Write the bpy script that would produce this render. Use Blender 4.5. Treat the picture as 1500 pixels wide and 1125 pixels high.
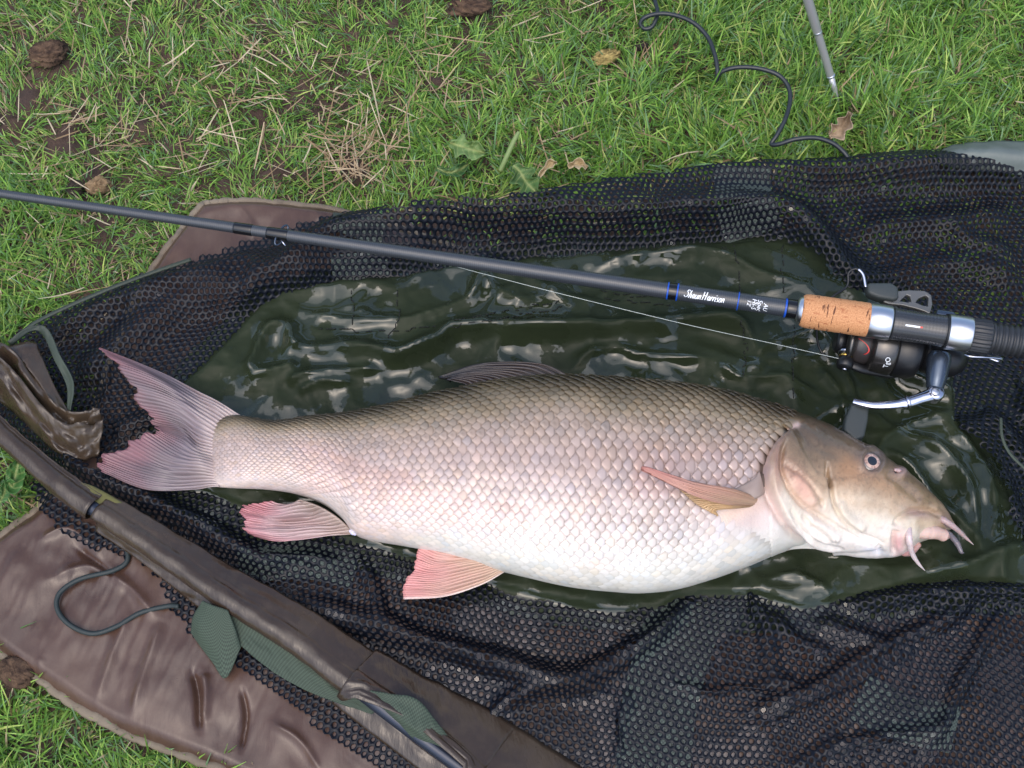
import bpy, math, random
import numpy as np
from mathutils import Vector, Matrix

# ------------------------------------------------------------------ scene, camera, light
for o in list(bpy.data.objects): bpy.data.objects.remove(o)
scene = bpy.context.scene
C = scene.collection
rng = np.random.default_rng(7)
random.seed(7)

IW, IH = 1500.0, 1125.0
TILT = math.radians(24.0)          # angle of the view axis from straight down
DIST = 1.05                        # metres from lens to the middle of the picture
AIM = np.array([0.0, 0.0, 0.03])
FPX = IW / 2 / (0.45 / DIST)       # focal length in photograph pixels
CAM = AIM + DIST * np.array([0, -math.sin(TILT), math.cos(TILT)])
RIGHT = np.array([1.0, 0, 0]); FWD = (AIM - CAM) / DIST
UP = np.cross(RIGHT, FWD)
cam_d = bpy.data.cameras.new('camera'); cam = bpy.data.objects.new('camera', cam_d); C.objects.link(cam)
cam.location = CAM; cam.rotation_euler = (TILT, 0, 0)
cam_d.sensor_width = 36; cam_d.lens = 36 * FPX / IW
cam_d.clip_start = 0.02; cam_d.clip_end = 500
scene.camera = cam

SUN_EL, SUN_AZ = math.radians(66), math.radians(200)     # high soft light through thin cloud
w = bpy.data.worlds.new('World'); scene.world = w; w.use_nodes = True
nt = w.node_tree; bg = nt.nodes['Background']
sky = nt.nodes.new('ShaderNodeTexSky'); sky.sky_type = 'NISHITA'; sky.sun_disc = False
sky.sun_elevation = SUN_EL; sky.sun_rotation = SUN_AZ; sky.air_density = 1.0; sky.dust_density = 3.0; sky.ozone_density = 1.0
nt.links.new(sky.outputs[0], bg.inputs[0]); bg.inputs[1].default_value = 0.15
sl = bpy.data.lights.new('sun', 'SUN'); sl.energy = 0.8; sl.angle = math.radians(80); sl.color = (1.0, 0.985, 0.965)
so = bpy.data.objects.new('sun', sl); C.objects.link(so)
sd = Vector((math.sin(SUN_AZ) * math.cos(SUN_EL), math.cos(SUN_AZ) * math.cos(SUN_EL), math.sin(SUN_EL)))
so.rotation_euler = sd.to_track_quat('Z', 'Y').to_euler(); so.location = sd * 5
scene.view_settings.view_transform = 'Standard'; scene.view_settings.look = 'None'
scene.view_settings.gamma = 1; scene.view_settings.exposure = 0.90
scene.view_settings.use_curve_mapping = False

# ------------------------------------------------------------------ helpers
def P(px, py, z=0.0):
    """photograph pixel + height above ground -> world point(s)"""
    px = np.asarray(px, float); py = np.asarray(py, float); z = np.asarray(z, float)
    a = (px - IW / 2) / FPX; b = -(py - IH / 2) / FPX
    d = FWD + a[..., None] * RIGHT + b[..., None] * UP
    t = (z - CAM[2]) / d[..., 2]
    return CAM + d * t[..., None]
def PROJ(p):
    q = np.asarray(p) - CAM
    dz = q @ FWD
    return np.stack([IW / 2 + FPX * (q @ RIGHT) / dz, IH / 2 - FPX * (q @ UP) / dz], -1)
MPP = 0.9 / IW                      # metres per photograph pixel near the aim plane
def mm(px, z=0.03): return px * MPP * (CAM[2] - z) / (CAM[2] - 0.03)

def srgb(r, g, b):
    c = np.array([r, g, b], float) / 255
    return np.where(c <= 0.04045, c / 12.92, ((c + 0.055) / 1.055) ** 2.4)
def lerp(a, b, t): return a + (b - a) * t
def smooth(a, b, x):
    t = np.clip((np.asarray(x, float) - a) / (b - a), 0, 1); return t * t * (3 - 2 * t)

def _h(ix, iy, seed):
    n = (ix.astype(np.int64) * 374761393 + iy.astype(np.int64) * 668265263 + seed * 1442695041) & 0xffffffff
    n = ((n ^ (n >> 13)) * 1274126177) & 0xffffffff
    n = (n ^ (n >> 16)) & 0xffffffff
    return n / 4294967295.0
def vn(x, y, seed=0):
    x = np.asarray(x, float); y = np.asarray(y, float)
    ix = np.floor(x); iy = np.floor(y); fx = x - ix; fy = y - iy
    fx = fx * fx * fx * (fx * (fx * 6 - 15) + 10); fy = fy * fy * fy * (fy * (fy * 6 - 15) + 10)
    a = _h(ix, iy, seed); b = _h(ix + 1, iy, seed); c = _h(ix, iy + 1, seed); d = _h(ix + 1, iy + 1, seed)
    return (a + (b - a) * fx) * (1 - fy) + (c + (d - c) * fx) * fy - 0.5
def fbm(x, y, octv=4, seed=0):
    s = 0; a = 1.0
    for k in range(octv):
        s = s + a * vn(x * 2 ** k + 17.3 * k, y * 2 ** k - 9.1 * k, seed + k); a *= 0.5
    return s
def inpoly(x, y, poly):
    x = np.asarray(x, float); y = np.asarray(y, float)
    r = np.zeros(x.shape, bool); n = len(poly)
    for i in range(n):
        x0, y0 = poly[i]; x1, y1 = poly[(i + 1) % n]
        if y0 == y1: continue
        c = ((y0 > y) != (y1 > y)) & (x < (x1 - x0) * (y - y0) / (y1 - y0) + x0)
        r ^= c
    return r
def pldist(x, y, pts):
    """distance to a polyline, parameter 0..1 along it, and the signed side (left +)"""
    x = np.asarray(x, float); y = np.asarray(y, float)
    best = np.full(x.shape, 1e9); par = np.zeros(x.shape); side = np.zeros(x.shape)
    n = len(pts) - 1
    for i in range(n):
        x0, y0 = pts[i][:2]; x1, y1 = pts[i + 1][:2]
        dx, dy = x1 - x0, y1 - y0
        t = np.clip(((x - x0) * dx + (y - y0) * dy) / (dx * dx + dy * dy), 0, 1)
        ex = x - x0 - t * dx; ey = y - y0 - t * dy
        d = np.hypot(ex, ey); m = d < best
        best = np.where(m, d, best); par = np.where(m, (i + t) / n, par)
        side = np.where(m, np.sign(dx * ey - dy * ex), side)
    return best, par, side
def spline(pts, n):
    """Catmull-Rom through the points, n samples, any dimension"""
    p = np.asarray(pts, float)
    if len(p) == 2: return p[0] + (p[1] - p[0]) * np.linspace(0, 1, n)[:, None]
    p = np.vstack([2 * p[0] - p[1], p, 2 * p[-1] - p[-2]])
    m = len(p) - 3
    t = np.linspace(0, m, n); i = np.minimum(t.astype(int), m - 1); f = (t - i)[:, None]
    a, b, c, d = p[i], p[i + 1], p[i + 2], p[i + 3]
    return 0.5 * (2 * b + (c - a) * f + (2 * a - 5 * b + 4 * c - d) * f ** 2 + (3 * b - a - 3 * c + d) * f ** 3)

def mesh_obj(name, v, f, mat, parent=None, smooth_=True, col=None, uv=None):
    """v (N,3); f list of lists or int array; one mesh object"""
    me = bpy.data.meshes.new(name)
    v = np.asarray(v, np.float32)
    if isinstance(f, np.ndarray):
        k = f.shape[1]; nf = len(f)
        me.vertices.add(len(v)); me.vertices.foreach_set('co', v.ravel())
        me.loops.add(nf * k); me.loops.foreach_set('vertex_index', f.astype(np.int32).ravel())
        me.polygons.add(nf); me.polygons.foreach_set('loop_start', np.arange(0, nf * k, k, dtype=np.int32))
        me.update(calc_edges=True); me.validate()
    else:
        me.from_pydata(v.tolist(), [], f); me.update()
    if smooth_: me.polygons.foreach_set('use_smooth', np.ones(len(me.polygons), bool))
    if col is not None:
        a = me.color_attributes.new('col', 'FLOAT_COLOR', 'POINT')
        c4 = np.ones((len(v), 4), np.float32); c4[:, :3] = col
        a.data.foreach_set('color', c4.ravel())
    if uv is not None:
        a = me.attributes.new('rest', 'FLOAT_VECTOR', 'POINT')
        u3 = np.zeros((len(v), 3), np.float32); u3[:, :uv.shape[1]] = uv
        a.data.foreach_set('vector', u3.ravel())
    o = bpy.data.objects.new(name, me); C.objects.link(o)
    if mat: me.materials.append(mat)
    if parent is not None:
        o.parent = parent
        o.matrix_parent_inverse = parent.matrix_basis.inverted()
    return o
def thing(name, label, cat, loc=(0, 0, 0), group=None):
    o = bpy.data.objects.new(name, None); C.objects.link(o); o.location = loc
    o.empty_display_size = 0.02
    return tag(o, label, cat, group)
def tag(o, label, cat, group=None):
    o['label'] = label; o['category'] = cat
    if group: o['group'] = group
    return o
def gridfaces(nv, nu, wrap=False):
    """rows nv, columns nu; wrap closes the columns"""
    c = np.arange(nu if wrap else nu - 1); r = np.arange(nv - 1)
    R, K = np.meshgrid(r, c, indexing='ij'); K2 = (K + 1) % nu
    return np.stack([R * nu + K, R * nu + K2, (R + 1) * nu + K2, (R + 1) * nu + K], -1).reshape(-1, 4)
def frames(p):
    t = np.gradient(p, axis=0); t /= np.linalg.norm(t, axis=1)[:, None] + 1e-12
    up = np.array([0, 0, 1.0]); s = np.cross(t, up)
    bad = np.linalg.norm(s, axis=1) < 1e-3; s[bad] = (1, 0, 0)
    s /= np.linalg.norm(s, axis=1)[:, None]
    return t, s, np.cross(s, t)
def tube_vf(p, r, n=12, cap=True, flat=1.0):
    """tube along p with radii r; flat scales the up direction"""
    p = np.asarray(p, float); r = np.broadcast_to(np.asarray(r, float), (len(p),))
    t, s, u = frames(p)
    a = np.linspace(0, 2 * math.pi, n, endpoint=False)
    v = p[:, None] + r[:, None, None] * (np.cos(a)[None, :, None] * s[:, None] + flat * np.sin(a)[None, :, None] * u[:, None])
    v = v.reshape(-1, 3); f = gridfaces(len(p), n, True).tolist()
    if cap:
        f.append(list(range(n))[::-1]); m = (len(p) - 1) * n; f.append(list(range(m, m + n)))
    return v, f
def tube(name, p, r, mat, parent=None, n=12, flat=1.0, cap=True, col=None):
    v, f = tube_vf(p, r, n, cap, flat)
    o = mesh_obj(name, v, f, mat, parent, True, col)
    return o
def lathe(name, base, axis, prof, mat, parent=None, n=32, squash=1.0):
    """prof: list of (distance along axis, radius); sharp corners kept by doubled rings"""
    axis = np.asarray(axis, float); axis = axis / np.linalg.norm(axis)
    s = np.cross(axis, [0, 0, 1.0] if abs(axis[2]) < .95 else [1.0, 0, 0]); s = s / np.linalg.norm(s); u = np.cross(s, axis)
    a = np.linspace(0, 2 * math.pi, n, endpoint=False)
    ring = np.cos(a)[:, None] * s + squash * np.sin(a)[:, None] * u
    pr = []
    for i, (d, r) in enumerate(prof):
        if 0 < i < len(prof) - 1:
            v0 = np.array(prof[i]) - np.array(prof[i - 1]); v1 = np.array(prof[i + 1]) - np.array(prof[i])
            l0, l1 = np.hypot(*v0), np.hypot(*v1)
            ang = math.acos(max(-1, min(1, float(v0 @ v1) / (l0 * l1 + 1e-12))))
            if ang > 0.6:
                e = min(0.0004, l0 * .3, l1 * .3)
                q = np.array(prof[i]); pr.append(q - v0 / l0 * e); pr.append(q + v1 / l1 * e); continue
        pr.append(np.array([d, r]))
    v = np.concatenate([np.asarray(base) + axis * d + ring * max(r, 1e-5) for d, r in pr])
    f = gridfaces(len(pr), n, True).tolist()
    f.append(list(range(n))[::-1]); m = (len(pr) - 1) * n; f.append(list(range(m, m + n)))
    return mesh_obj(name, v, f, mat, parent)
def prism(name, outline, thick, mat, parent=None, bevel=0.0006, axis_up=None, segs=2):
    """closed 3-D outline extruded along axis_up by thick, then bevelled"""
    o3 = np.asarray(outline, float); n = len(o3)
    up = np.array(axis_up if axis_up is not None else [0, 0, 1.0]) * thick
    v = np.vstack([o3, o3 + up])
    f = [list(range(n))[::-1], list(range(n, 2 * n))] + [[i, (i + 1) % n, n + (i + 1) % n, n + i] for i in range(n)]
    o = mesh_obj(name, v, f, mat, parent, True)
    if bevel:
        b = o.modifiers.new('bevel', 'BEVEL'); b.width = bevel; b.segments = segs; b.limit_method = 'ANGLE'; b.angle_limit = 0.6
    return o

# ------------------------------------------------------------------ materials
def newmat(name):
    m = bpy.data.materials.new(name); m.use_nodes = True
    return m, m.node_tree, m.node_tree.nodes['Principled BSDF']
def simple(name, c, rough=0.5, metal=0.0, spec=0.5, coat=0.0):
    m, t, b = newmat(name)
    b.inputs['Base Color'].default_value = (*c, 1); b.inputs['Roughness'].default_value = rough
    b.inputs['Metallic'].default_value = metal; b.inputs['Specular IOR Level'].default_value = spec
    b.inputs['Coat Weight'].default_value = coat; b.inputs['Coat Roughness'].default_value = 0.06
    return m
def nod(t, kind, **kw):
    n = t.nodes.new(kind)
    for k, v in kw.items(): setattr(n, k, v)
    return n
def noise(t, scale, detail=4, rough=0.55, vec=None):
    n = nod(t, 'ShaderNodeTexNoise'); n.inputs['Scale'].default_value = scale
    n.inputs['Detail'].default_value = detail; n.inputs['Roughness'].default_value = rough
    if vec is not None: t.links.new(vec, n.inputs['Vector'])
    return n.outputs['Fac']
def ramp(t, fac, stops):
    r = nod(t, 'ShaderNodeValToRGB'); t.links.new(fac, r.inputs[0])
    e = r.color_ramp.elements
    while len(e) < len(stops): e.new(0.5)
    for k, (p, c) in enumerate(stops):
        e[k].position = p; e[k].color = (*c, 1) if not np.isscalar(c) else (c, c, c, 1)
    return r.outputs[0]
def bump(t, b, h, strength, dist=0.001, prev=None):
    n = nod(t, 'ShaderNodeBump'); n.inputs['Strength'].default_value = strength; n.inputs['Distance'].default_value = dist
    t.links.new(h, n.inputs['Height'])
    if prev is not None: t.links.new(prev, n.inputs['Normal'])
    t.links.new(n.outputs[0], b.inputs['Normal']); return n.outputs[0]
def objco(t): return nod(t, 'ShaderNodeTexCoord').outputs['Object']
def scaled(t, vec, s, rot=(0, 0, 0)):
    m = nod(t, 'ShaderNodeMapping'); m.inputs['Scale'].default_value = s; m.inputs['Rotation'].default_value = rot
    t.links.new(vec, m.inputs['Vector']); return m.outputs[0]
def mix(t, fac, a, b):
    n = nod(t, 'ShaderNodeMix', data_type='RGBA')
    for val, key in ((fac, 0), (a, 6), (b, 7)):
        if hasattr(val, 'links') or isinstance(val, bpy.types.NodeSocket): t.links.new(val, n.inputs[key])
        else: n.inputs[key].default_value = val if np.isscalar(val) else (*val, 1)
    return n.outputs[2]
def math_n(t, op, a, b=None):
    n = nod(t, 'ShaderNodeMath', operation=op)
    for i, val in enumerate((a, b)):
        if val is None: continue
        if isinstance(val, bpy.types.NodeSocket): t.links.new(val, n.inputs[i])
        else: n.inputs[i].default_value = val
    return n.outputs[0]

def mat_soil():
    m, t, b = newmat('soil'); co = objco(t)
    n1 = noise(t, 18, 6, 0.6, co); n2 = noise(t, 160, 5, 0.65, co)
    c = ramp(t, n1, [(0.3, srgb(48, 37, 31)), (0.5, srgb(72, 55, 46)), (0.72, srgb(100, 80, 64))])
    c = mix(t, math_n(t, 'MULTIPLY', n2, 0.7), c, srgb(52, 38, 32))
    t.links.new(c, b.inputs['Base Color']); b.inputs['Roughness'].default_value = 0.9
    bump(t, b, n2, 0.9, 0.004); return m
def mat_col(name, rough=0.5, spec=0.5, sss=0.0, coat=0.0, coatr=0.1, trans=0.0, bumpscale=None, bumpd=0.0005, metal=0.0):
    m, t, b = newmat(name)
    a = nod(t, 'ShaderNodeAttribute'); a.attribute_name = 'col'
    t.links.new(a.outputs['Color'], b.inputs['Base Color'])
    b.inputs['Roughness'].default_value = rough; b.inputs['Specular IOR Level'].default_value = spec
    b.inputs['Coat Weight'].default_value = coat; b.inputs['Coat Roughness'].default_value = coatr
    b.inputs['Metallic'].default_value = metal
    if sss:
        b.inputs['Subsurface Weight'].default_value = sss; b.inputs['Subsurface Radius'].default_value = (1, .4, .25)
        b.inputs['Subsurface Scale'].default_value = 0.004
    if trans:
        tr = nod(t, 'ShaderNodeBsdfTranslucent'); t.links.new(a.outputs['Color'], tr.inputs[0])
        mx = nod(t, 'ShaderNodeMixShader'); mx.inputs[0].default_value = trans
        out = t.nodes['Material Output']; t.links.new(b.outputs[0], mx.inputs[1]); t.links.new(tr.outputs[0], mx.inputs[2])
        t.links.new(mx.outputs[0], out.inputs[0])
    if bumpscale: bump(t, b, noise(t, bumpscale, 4, .6, objco(t)), 0.6, bumpd)
    return m
def mat_pvc():
    m, t, b = newmat('wet_green_sheet'); co = objco(t)
    n1 = noise(t, 9, 4, 0.6, co); n2 = noise(t, 24, 5, 0.55, co)
    c = ramp(t, n1, [(0.3, srgb(30, 37, 25)), (0.6, srgb(39, 46, 31)), (0.8, srgb(48, 54, 38))])
    t.links.new(c, b.inputs['Base Color'])
    # sheets of standing water next to merely damp patches, with a shape of their own
    wet = ramp(t, n2, [(0.50, 0.0), (0.515, 1.0)])
    r = mix(t, wet, (0.42, 0.42, 0.42), (0.04, 0.04, 0.04)); b.inputs['Specular IOR Level'].default_value = 0.14
    t.links.new(r, b.inputs['Roughness'])
    b.inputs['IOR'].default_value = 1.45; t.links.new(math_n(t, 'MULTIPLY', wet, 0.8), b.inputs['Coat Weight']); b.inputs['Coat Roughness'].default_value = 0.03; b.inputs['Coat IOR'].default_value = 1.5
    vo = nod(t, 'ShaderNodeTexVoronoi', feature='DISTANCE_TO_EDGE'); vo.inputs['Scale'].default_value = 70; t.links.new(co, vo.inputs['Vector'])
    p = bump(t, b, noise(t, 55, 3, 0.5, co), 0.2, 0.002)
    p = bump(t, b, ramp(t, vo.outputs['Distance'], [(0.0, 1.0), (0.25, 0.0)]), 0.12, 0.0015, p)
    bump(t, b, wet, 0.2, 0.0004, p)
    return m
def mat_nylon(name, c0, c1, c2, rough=0.5, wr=0.5):
    m, t, b = newmat(name); co = objco(t)
    n1 = noise(t, 7, 5, 0.6, co); n2 = noise(t, 60, 4, 0.6, co)
    c = ramp(t, n1, [(0.3, c0), (0.52, c1), (0.75, c2)])
    c = mix(t, ramp(t, n2, [(0.5, 0.0), (0.8, 0.5)]), c, c2)
    t.links.new(c, b.inputs['Base Color'])
    r = ramp(t, n1, [(0.35, rough - 0.1), (0.7, rough + 0.12)]); t.links.new(r, b.inputs['Roughness'])
    sc = scaled(t, co, (60, 14, 40), (0, 0, 0.6))
    h = noise(t, 1.0, 5, 0.6, sc)
    p = bump(t, b, h, wr, 0.003)
    bump(t, b, noise(t, 900, 2, 0.5, co), 0.2, 0.0003, p)
    return m
def mat_web(name, c, scale=1400):
    m, t, b = newmat(name)
    a = nod(t, 'ShaderNodeAttribute'); a.attribute_name = 'rest'
    ch = nod(t, 'ShaderNodeTexChecker'); ch.inputs['Scale'].default_value = scale
    t.links.new(a.outputs['Vector'], ch.inputs['Vector'])
    cc = mix(t, ch.outputs['Fac'], tuple(np.array(c) * 0.55), tuple(np.array(c) * 1.15))
    t.links.new(cc, b.inputs['Base Color']); b.inputs['Roughness'].default_value = 0.75
    bump(t, b, ch.outputs['Fac'], 0.7, 0.0006); return m
def mat_carbon(name, c, rough, scale):
    m, t, b = newmat(name)
    a = nod(t, 'ShaderNodeAttribute'); a.attribute_name = 'rest'
    v = scaled(t, a.outputs['Vector'], (1, 1, 1), (0, 0, math.radians(45)))
    ch = nod(t, 'ShaderNodeTexChecker'); ch.inputs['Scale'].default_value = scale
    t.links.new(v, ch.inputs['Vector'])
    cc = mix(t, ch.outputs['Fac'], tuple(np.array(c) * 0.75), tuple(np.array(c) * 1.2))
    t.links.new(cc, b.inputs['Base Color']); b.inputs['Roughness'].default_value = rough
    r = mix(t, ch.outputs['Fac'], (rough + .12,) * 3, (rough - .05,) * 3); t.links.new(r, b.inputs['Roughness'])
    b.inputs['Coat Weight'].default_value = 0.3; b.inputs['Coat Roughness'].default_value = 0.25
    return m
def mat_cork():
    m, t, b = newmat('cork'); a = nod(t, 'ShaderNodeAttribute'); a.attribute_name = 'rest'
    v1 = scaled(t, a.outputs['Vector'], (90, 260, 1))
    v2 = scaled(t, a.outputs['Vector'], (420, 90, 1))
    n1 = noise(t, 1.0, 3, 0.5, v1); n2 = noise(t, 1.0, 2, 0.5, v2); n3 = noise(t, 900, 4, 0.7, a.outputs['Vector'])
    c = ramp(t, n3, [(0.3, srgb(150, 98, 60)), (0.5, srgb(188, 132, 88)), (0.75, srgb(208, 158, 112))])
    pits = ramp(t, n2, [(0.62, 0.0), (0.67, 1.0)])
    c = mix(t, pits, c, srgb(92, 52, 30))
    rg = ramp(t, n1, [(0.60, 0.0), (0.68, 0.8)])
    c = mix(t, rg, c, srgb(150, 86, 48))
    t.links.new(c, b.inputs['Base Color']); b.inputs['Roughness'].default_value = 0.7
    bump(t, b, math_n(t, 'MULTIPLY', pits, -1.0), 0.6, 0.0008); return m

M = {}
M['soil'] = mat_soil()
M['grass'] = mat_col('grass_blade', 0.42, 0.4, trans=0.34)
M['pvc'] = mat_pvc()
M['net'] = simple('black_net', srgb(9, 13, 22), 0.36, 0, 0.24)
M['mat'] = mat_nylon('brown_nylon', srgb(62, 44, 36), srgb(78, 57, 47), srgb(98, 78, 64), 0.36, 0.28)
M['sleeve'] = mat_nylon('brown_sleeve', srgb(44, 34, 27), srgb(57, 46, 37), srgb(80, 68, 54), 0.24, 0.5)
M['hem'] = mat_nylon('hem_green', srgb(34, 42, 34), srgb(46, 56, 46), srgb(64, 74, 62), 0.6, 0.5)
M['web'] = mat_web('green_webbing', srgb(58, 72, 58), 760)
M['tape'] = mat_web('netting_tape', srgb(62, 72, 66), 620)
M['olive'] = mat_nylon('olive_felt', srgb(70, 70, 38), srgb(88, 86, 48), srgb(108, 104, 62), 0.9, 0.5)
M['pole'] = simple('dark_pole', srgb(40, 46, 60), 0.25, 0.3)
M['cord'] = simple('black_cord', srgb(30, 36, 40), 0.38)
M['cord2'] = simple('green_black_cord', srgb(32, 42, 42), 0.6)
M['skin'] = mat_col('fish_skin', 0.34, 0.5, sss=0.08, coat=0.45, coatr=0.1, bumpscale=420, bumpd=0.0009)
M['scale'] = mat_col('fish_scale', 0.36, 0.55, coat=0.25, coatr=0.2, metal=0.12)
M['fin'] = mat_col('fish_fin', 0.42, 0.5, sss=0.04, coat=0.3, coatr=0.2, trans=0.08)
M['flesh'] = mat_col('fish_flesh', 0.32, 0.5, sss=0.25, coat=0.3, coatr=0.15, bumpscale=300, bumpd=0.0003)
M['eye'] = mat_col('fish_eye', 0.12, 0.6, coat=1.0, coatr=0.02)
M['blank'] = mat_carbon('rod_blank', srgb(48, 52, 58), 0.4, 800)
M['seat'] = mat_carbon('carbon_reel_seat', srgb(44, 46, 50), 0.28, 520)
M['gloss'] = simple('black_varnish', srgb(18, 19, 22), 0.12)
M['blue'] = simple('blue_ring', srgb(24, 74, 168), 0.25)
M['white'] = simple('white_paint', srgb(232, 236, 240), 0.5)
M['red'] = simple('red_paint', srgb(190, 44, 34), 0.4)
M['silver'] = simple('brushed_metal', srgb(196, 198, 204), 0.3, 1.0)
M['chrome'] = simple('chrome', srgb(190, 192, 205), 0.14, 1.0)
M['grey'] = simple('grey_metal_paint', srgb(104, 104, 102), 0.42, 0.5)
M['gun'] = simple('gunmetal', srgb(74, 84, 98), 0.22, 0.7)
M['black'] = simple('black_plastic', srgb(18, 19, 22), 0.38)
M['rubber'] = simple('rubber', srgb(54, 60, 60), 0.55)
M['rubber2'] = simple('ribbed_grip', srgb(36, 38, 42), 0.45)
M['gold'] = simple('gold_ring', srgb(214, 172, 92), 0.2, 1.0)
M['spool'] = simple('spool_metal', srgb(84, 82, 80), 0.26, 0.85)
M['cork'] = mat_cork()
M['line'] = simple('nylon_line', srgb(176, 184, 180), 0.2)
M['dry'] = mat_col('dry_leaf', 0.8, 0.2, trans=0.2, bumpscale=300)
M['leaf'] = mat_col('green_leaf', 0.55, 0.3, trans=0.25, bumpscale=260)
M['clod'] = mat_col('clod', 0.95, 0.2, bumpscale=420, bumpd=0.003)
M['stitch'] = simple('stitching', srgb(16, 20, 16), 0.7)
def mat_film():
    m, t, b = newmat('water_film'); t.nodes.remove(b)
    tr = nod(t, 'ShaderNodeBsdfTransparent'); gl = nod(t, 'ShaderNodeBsdfGlossy'); gl.inputs['Roughness'].default_value = 0.03
    fr = nod(t, 'ShaderNodeFresnel'); fr.inputs['IOR'].default_value = 1.5
    mx = nod(t, 'ShaderNodeMixShader'); t.links.new(fr.outputs[0], mx.inputs[0])
    t.links.new(tr.outputs[0], mx.inputs[1]); t.links.new(gl.outputs[0], mx.inputs[2])
    t.links.new(mx.outputs[0], t.nodes['Material Output'].inputs[0]); return m
M['film'] = mat_film()

# ------------------------------------------------------------------ outlines read off the photograph (pixels)
MAT_PX = [(292, 291), (330, 287), (380, 287), (440, 293), (505, 303), (640, 345), (900, 450), (1250, 590), (1600, 760), (1900, 1000),
          (1700, 1420), (700, 1330), (420, 1180), (320, 1127), (230, 1092), (150, 1058), (75, 1010), (0, 958), (-60, 910),
          (-62, 830), (0, 776), (60, 728), (120, 620), (190, 440), (232, 368), (262, 328)]
NETU_PX = [(15, 502), (45, 477), (143, 432), (213, 404), (283, 380), (345, 362), (400, 345), (443, 332), (500, 312), (560, 304), (700, 290),
           (800, 277), (900, 262), (1000, 247), (1060, 240), (1140, 236), (1240, 228), (1300, 223), (1370, 219), (1440, 222), (1500, 228), (1640, 240),
           (1640, 845), (1510, 835), (1498, 790), (1478, 735), (1455, 690), (1425, 655), (1398, 620), (1388, 575), (1388, 530), (1300, 455), (1248, 412), (1215, 372), (1185, 360),
           (1120, 358), (1050, 360), (950, 368), (830, 380), (700, 388), (640, 400), (560, 412), (480, 420), (420, 430), (390, 445),
           (340, 500), (300, 540), (280, 556), (240, 610), (225, 650), (205, 700), (150, 705), (142, 680), (100, 612), (72, 560), (45, 508)]
NETL_PX = [(-60, 540), (0, 578), (50, 604), (95, 648), (140, 692), (200, 705), (300, 716), (350, 735), (420, 752), (515, 790), (560, 800), (620, 820), (740, 858),
           (830, 880), (890, 893), (960, 888), (1000, 870), (1105, 866), (1180, 890), (1230, 872), (1270, 868), (1340, 850), (1400, 848),
           (1500, 856), (1640, 850), (1640, 1300), (820, 1300), (775, 1140), (705, 1078), (612, 1018), (500, 955), (333, 855), (277, 815), (200, 765), (100, 700), (0, 622), (-60, 580)]
NETO_PX = [(50, 690), (66, 735), (100, 772), (150, 797), (200, 815), (225, 845), (258, 905), (340, 982), (450, 1052), (560, 1128), (700, 1220), (760, 1220), (640, 1100), (520, 1030), (400, 950), (300, 880), (220, 815), (140, 760), (90, 718)]
PVC_PX = [(180, 700), (250, 540), (370, 420), (470, 392), (820, 350), (1200, 330), (1290, 390), (1460, 500), (1560, 620), (1580, 900), (1340, 905),
          (1180, 930), (960, 930), (820, 920), (700, 890), (500, 830), (300, 780)]
def to_world(poly, z): return [tuple(q[:2]) for q in P(np.array([p[0] for p in poly]), np.array([p[1] for p in poly]), z)]

MAT_T = 0.017
mat_w = spline(to_world(MAT_PX + [MAT_PX[0]], MAT_T), 700)[:-1, :2]
def mat_edge(x, y):
    """signed distance inside the mat outline (metres)"""
    d, _, _ = pldist(x, y, [tuple(q) for q in mat_w[::4]] + [tuple(mat_w[0])])
    return np.where(inpoly(x, y, [tuple(q) for q in mat_w[::4]]), d, -d)
def ground_z(x, y): return 0.006 * fbm(x * 7, y * 7, 3, 3) + 0.003 * fbm(x * 40, y * 40, 3, 11) - 0.002

# ------------------------------------------------------------------ ground
xs = np.concatenate([[-60, -15, -5, -2.4], np.linspace(-1.2, 1.2, 380), [2.4, 5, 15, 60]])
ys = np.concatenate([[-60, -15, -5, -2.0], np.linspace(-1.0, 1.2, 350), [2.4, 5, 15, 60]])
GX, GY = np.meshgrid(xs, ys)
SOIL = [(75, 95, 55), (40, 150, 35), (95, 215, 45), (140, 262, 30), (690, 18, 60), (520, 235, 40), (400, 245, 28), (250, 212, 20), (350, 130, 18),
        (640, 120, 28), (20, 985, 35), (10, 180, 30), (700, 150, 22), (20, 690, 22), (330, 272, 26), (210, 190, 22)]
soil_w = [(*P(a, b, 0)[:2], mm(r)) for a, b, r in SOIL]
def bare(x, y):
    s = np.zeros(np.shape(x))
    for (a, b, r) in soil_w:
        d = np.hypot(x - a, y - b) / r * (1.2 + 0.9 * vn(x * 45, y * 45, 5))
        s = np.maximum(s, 1 - smooth(0.5, 1.15, d))
    return s
GZ = ground_z(GX, GY) + bare(GX, GY) * (0.005 + 0.012 * fbm(GX * 60, GY * 60, 4, 21))
near = (np.abs(GX) < 1.25) & (np.abs(GY) < 1.25); GZ = np.where(near, GZ, 0)
under = mat_edge(GX, GY); GZ = np.where(under > 0.0, np.minimum(GZ, 0.0), GZ)
g = mesh_obj('ground', np.stack([GX, GY, GZ], -1).reshape(-1, 3), gridfaces(len(ys), len(xs)), M['soil'])
g['kind'] = 'structure'

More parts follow.
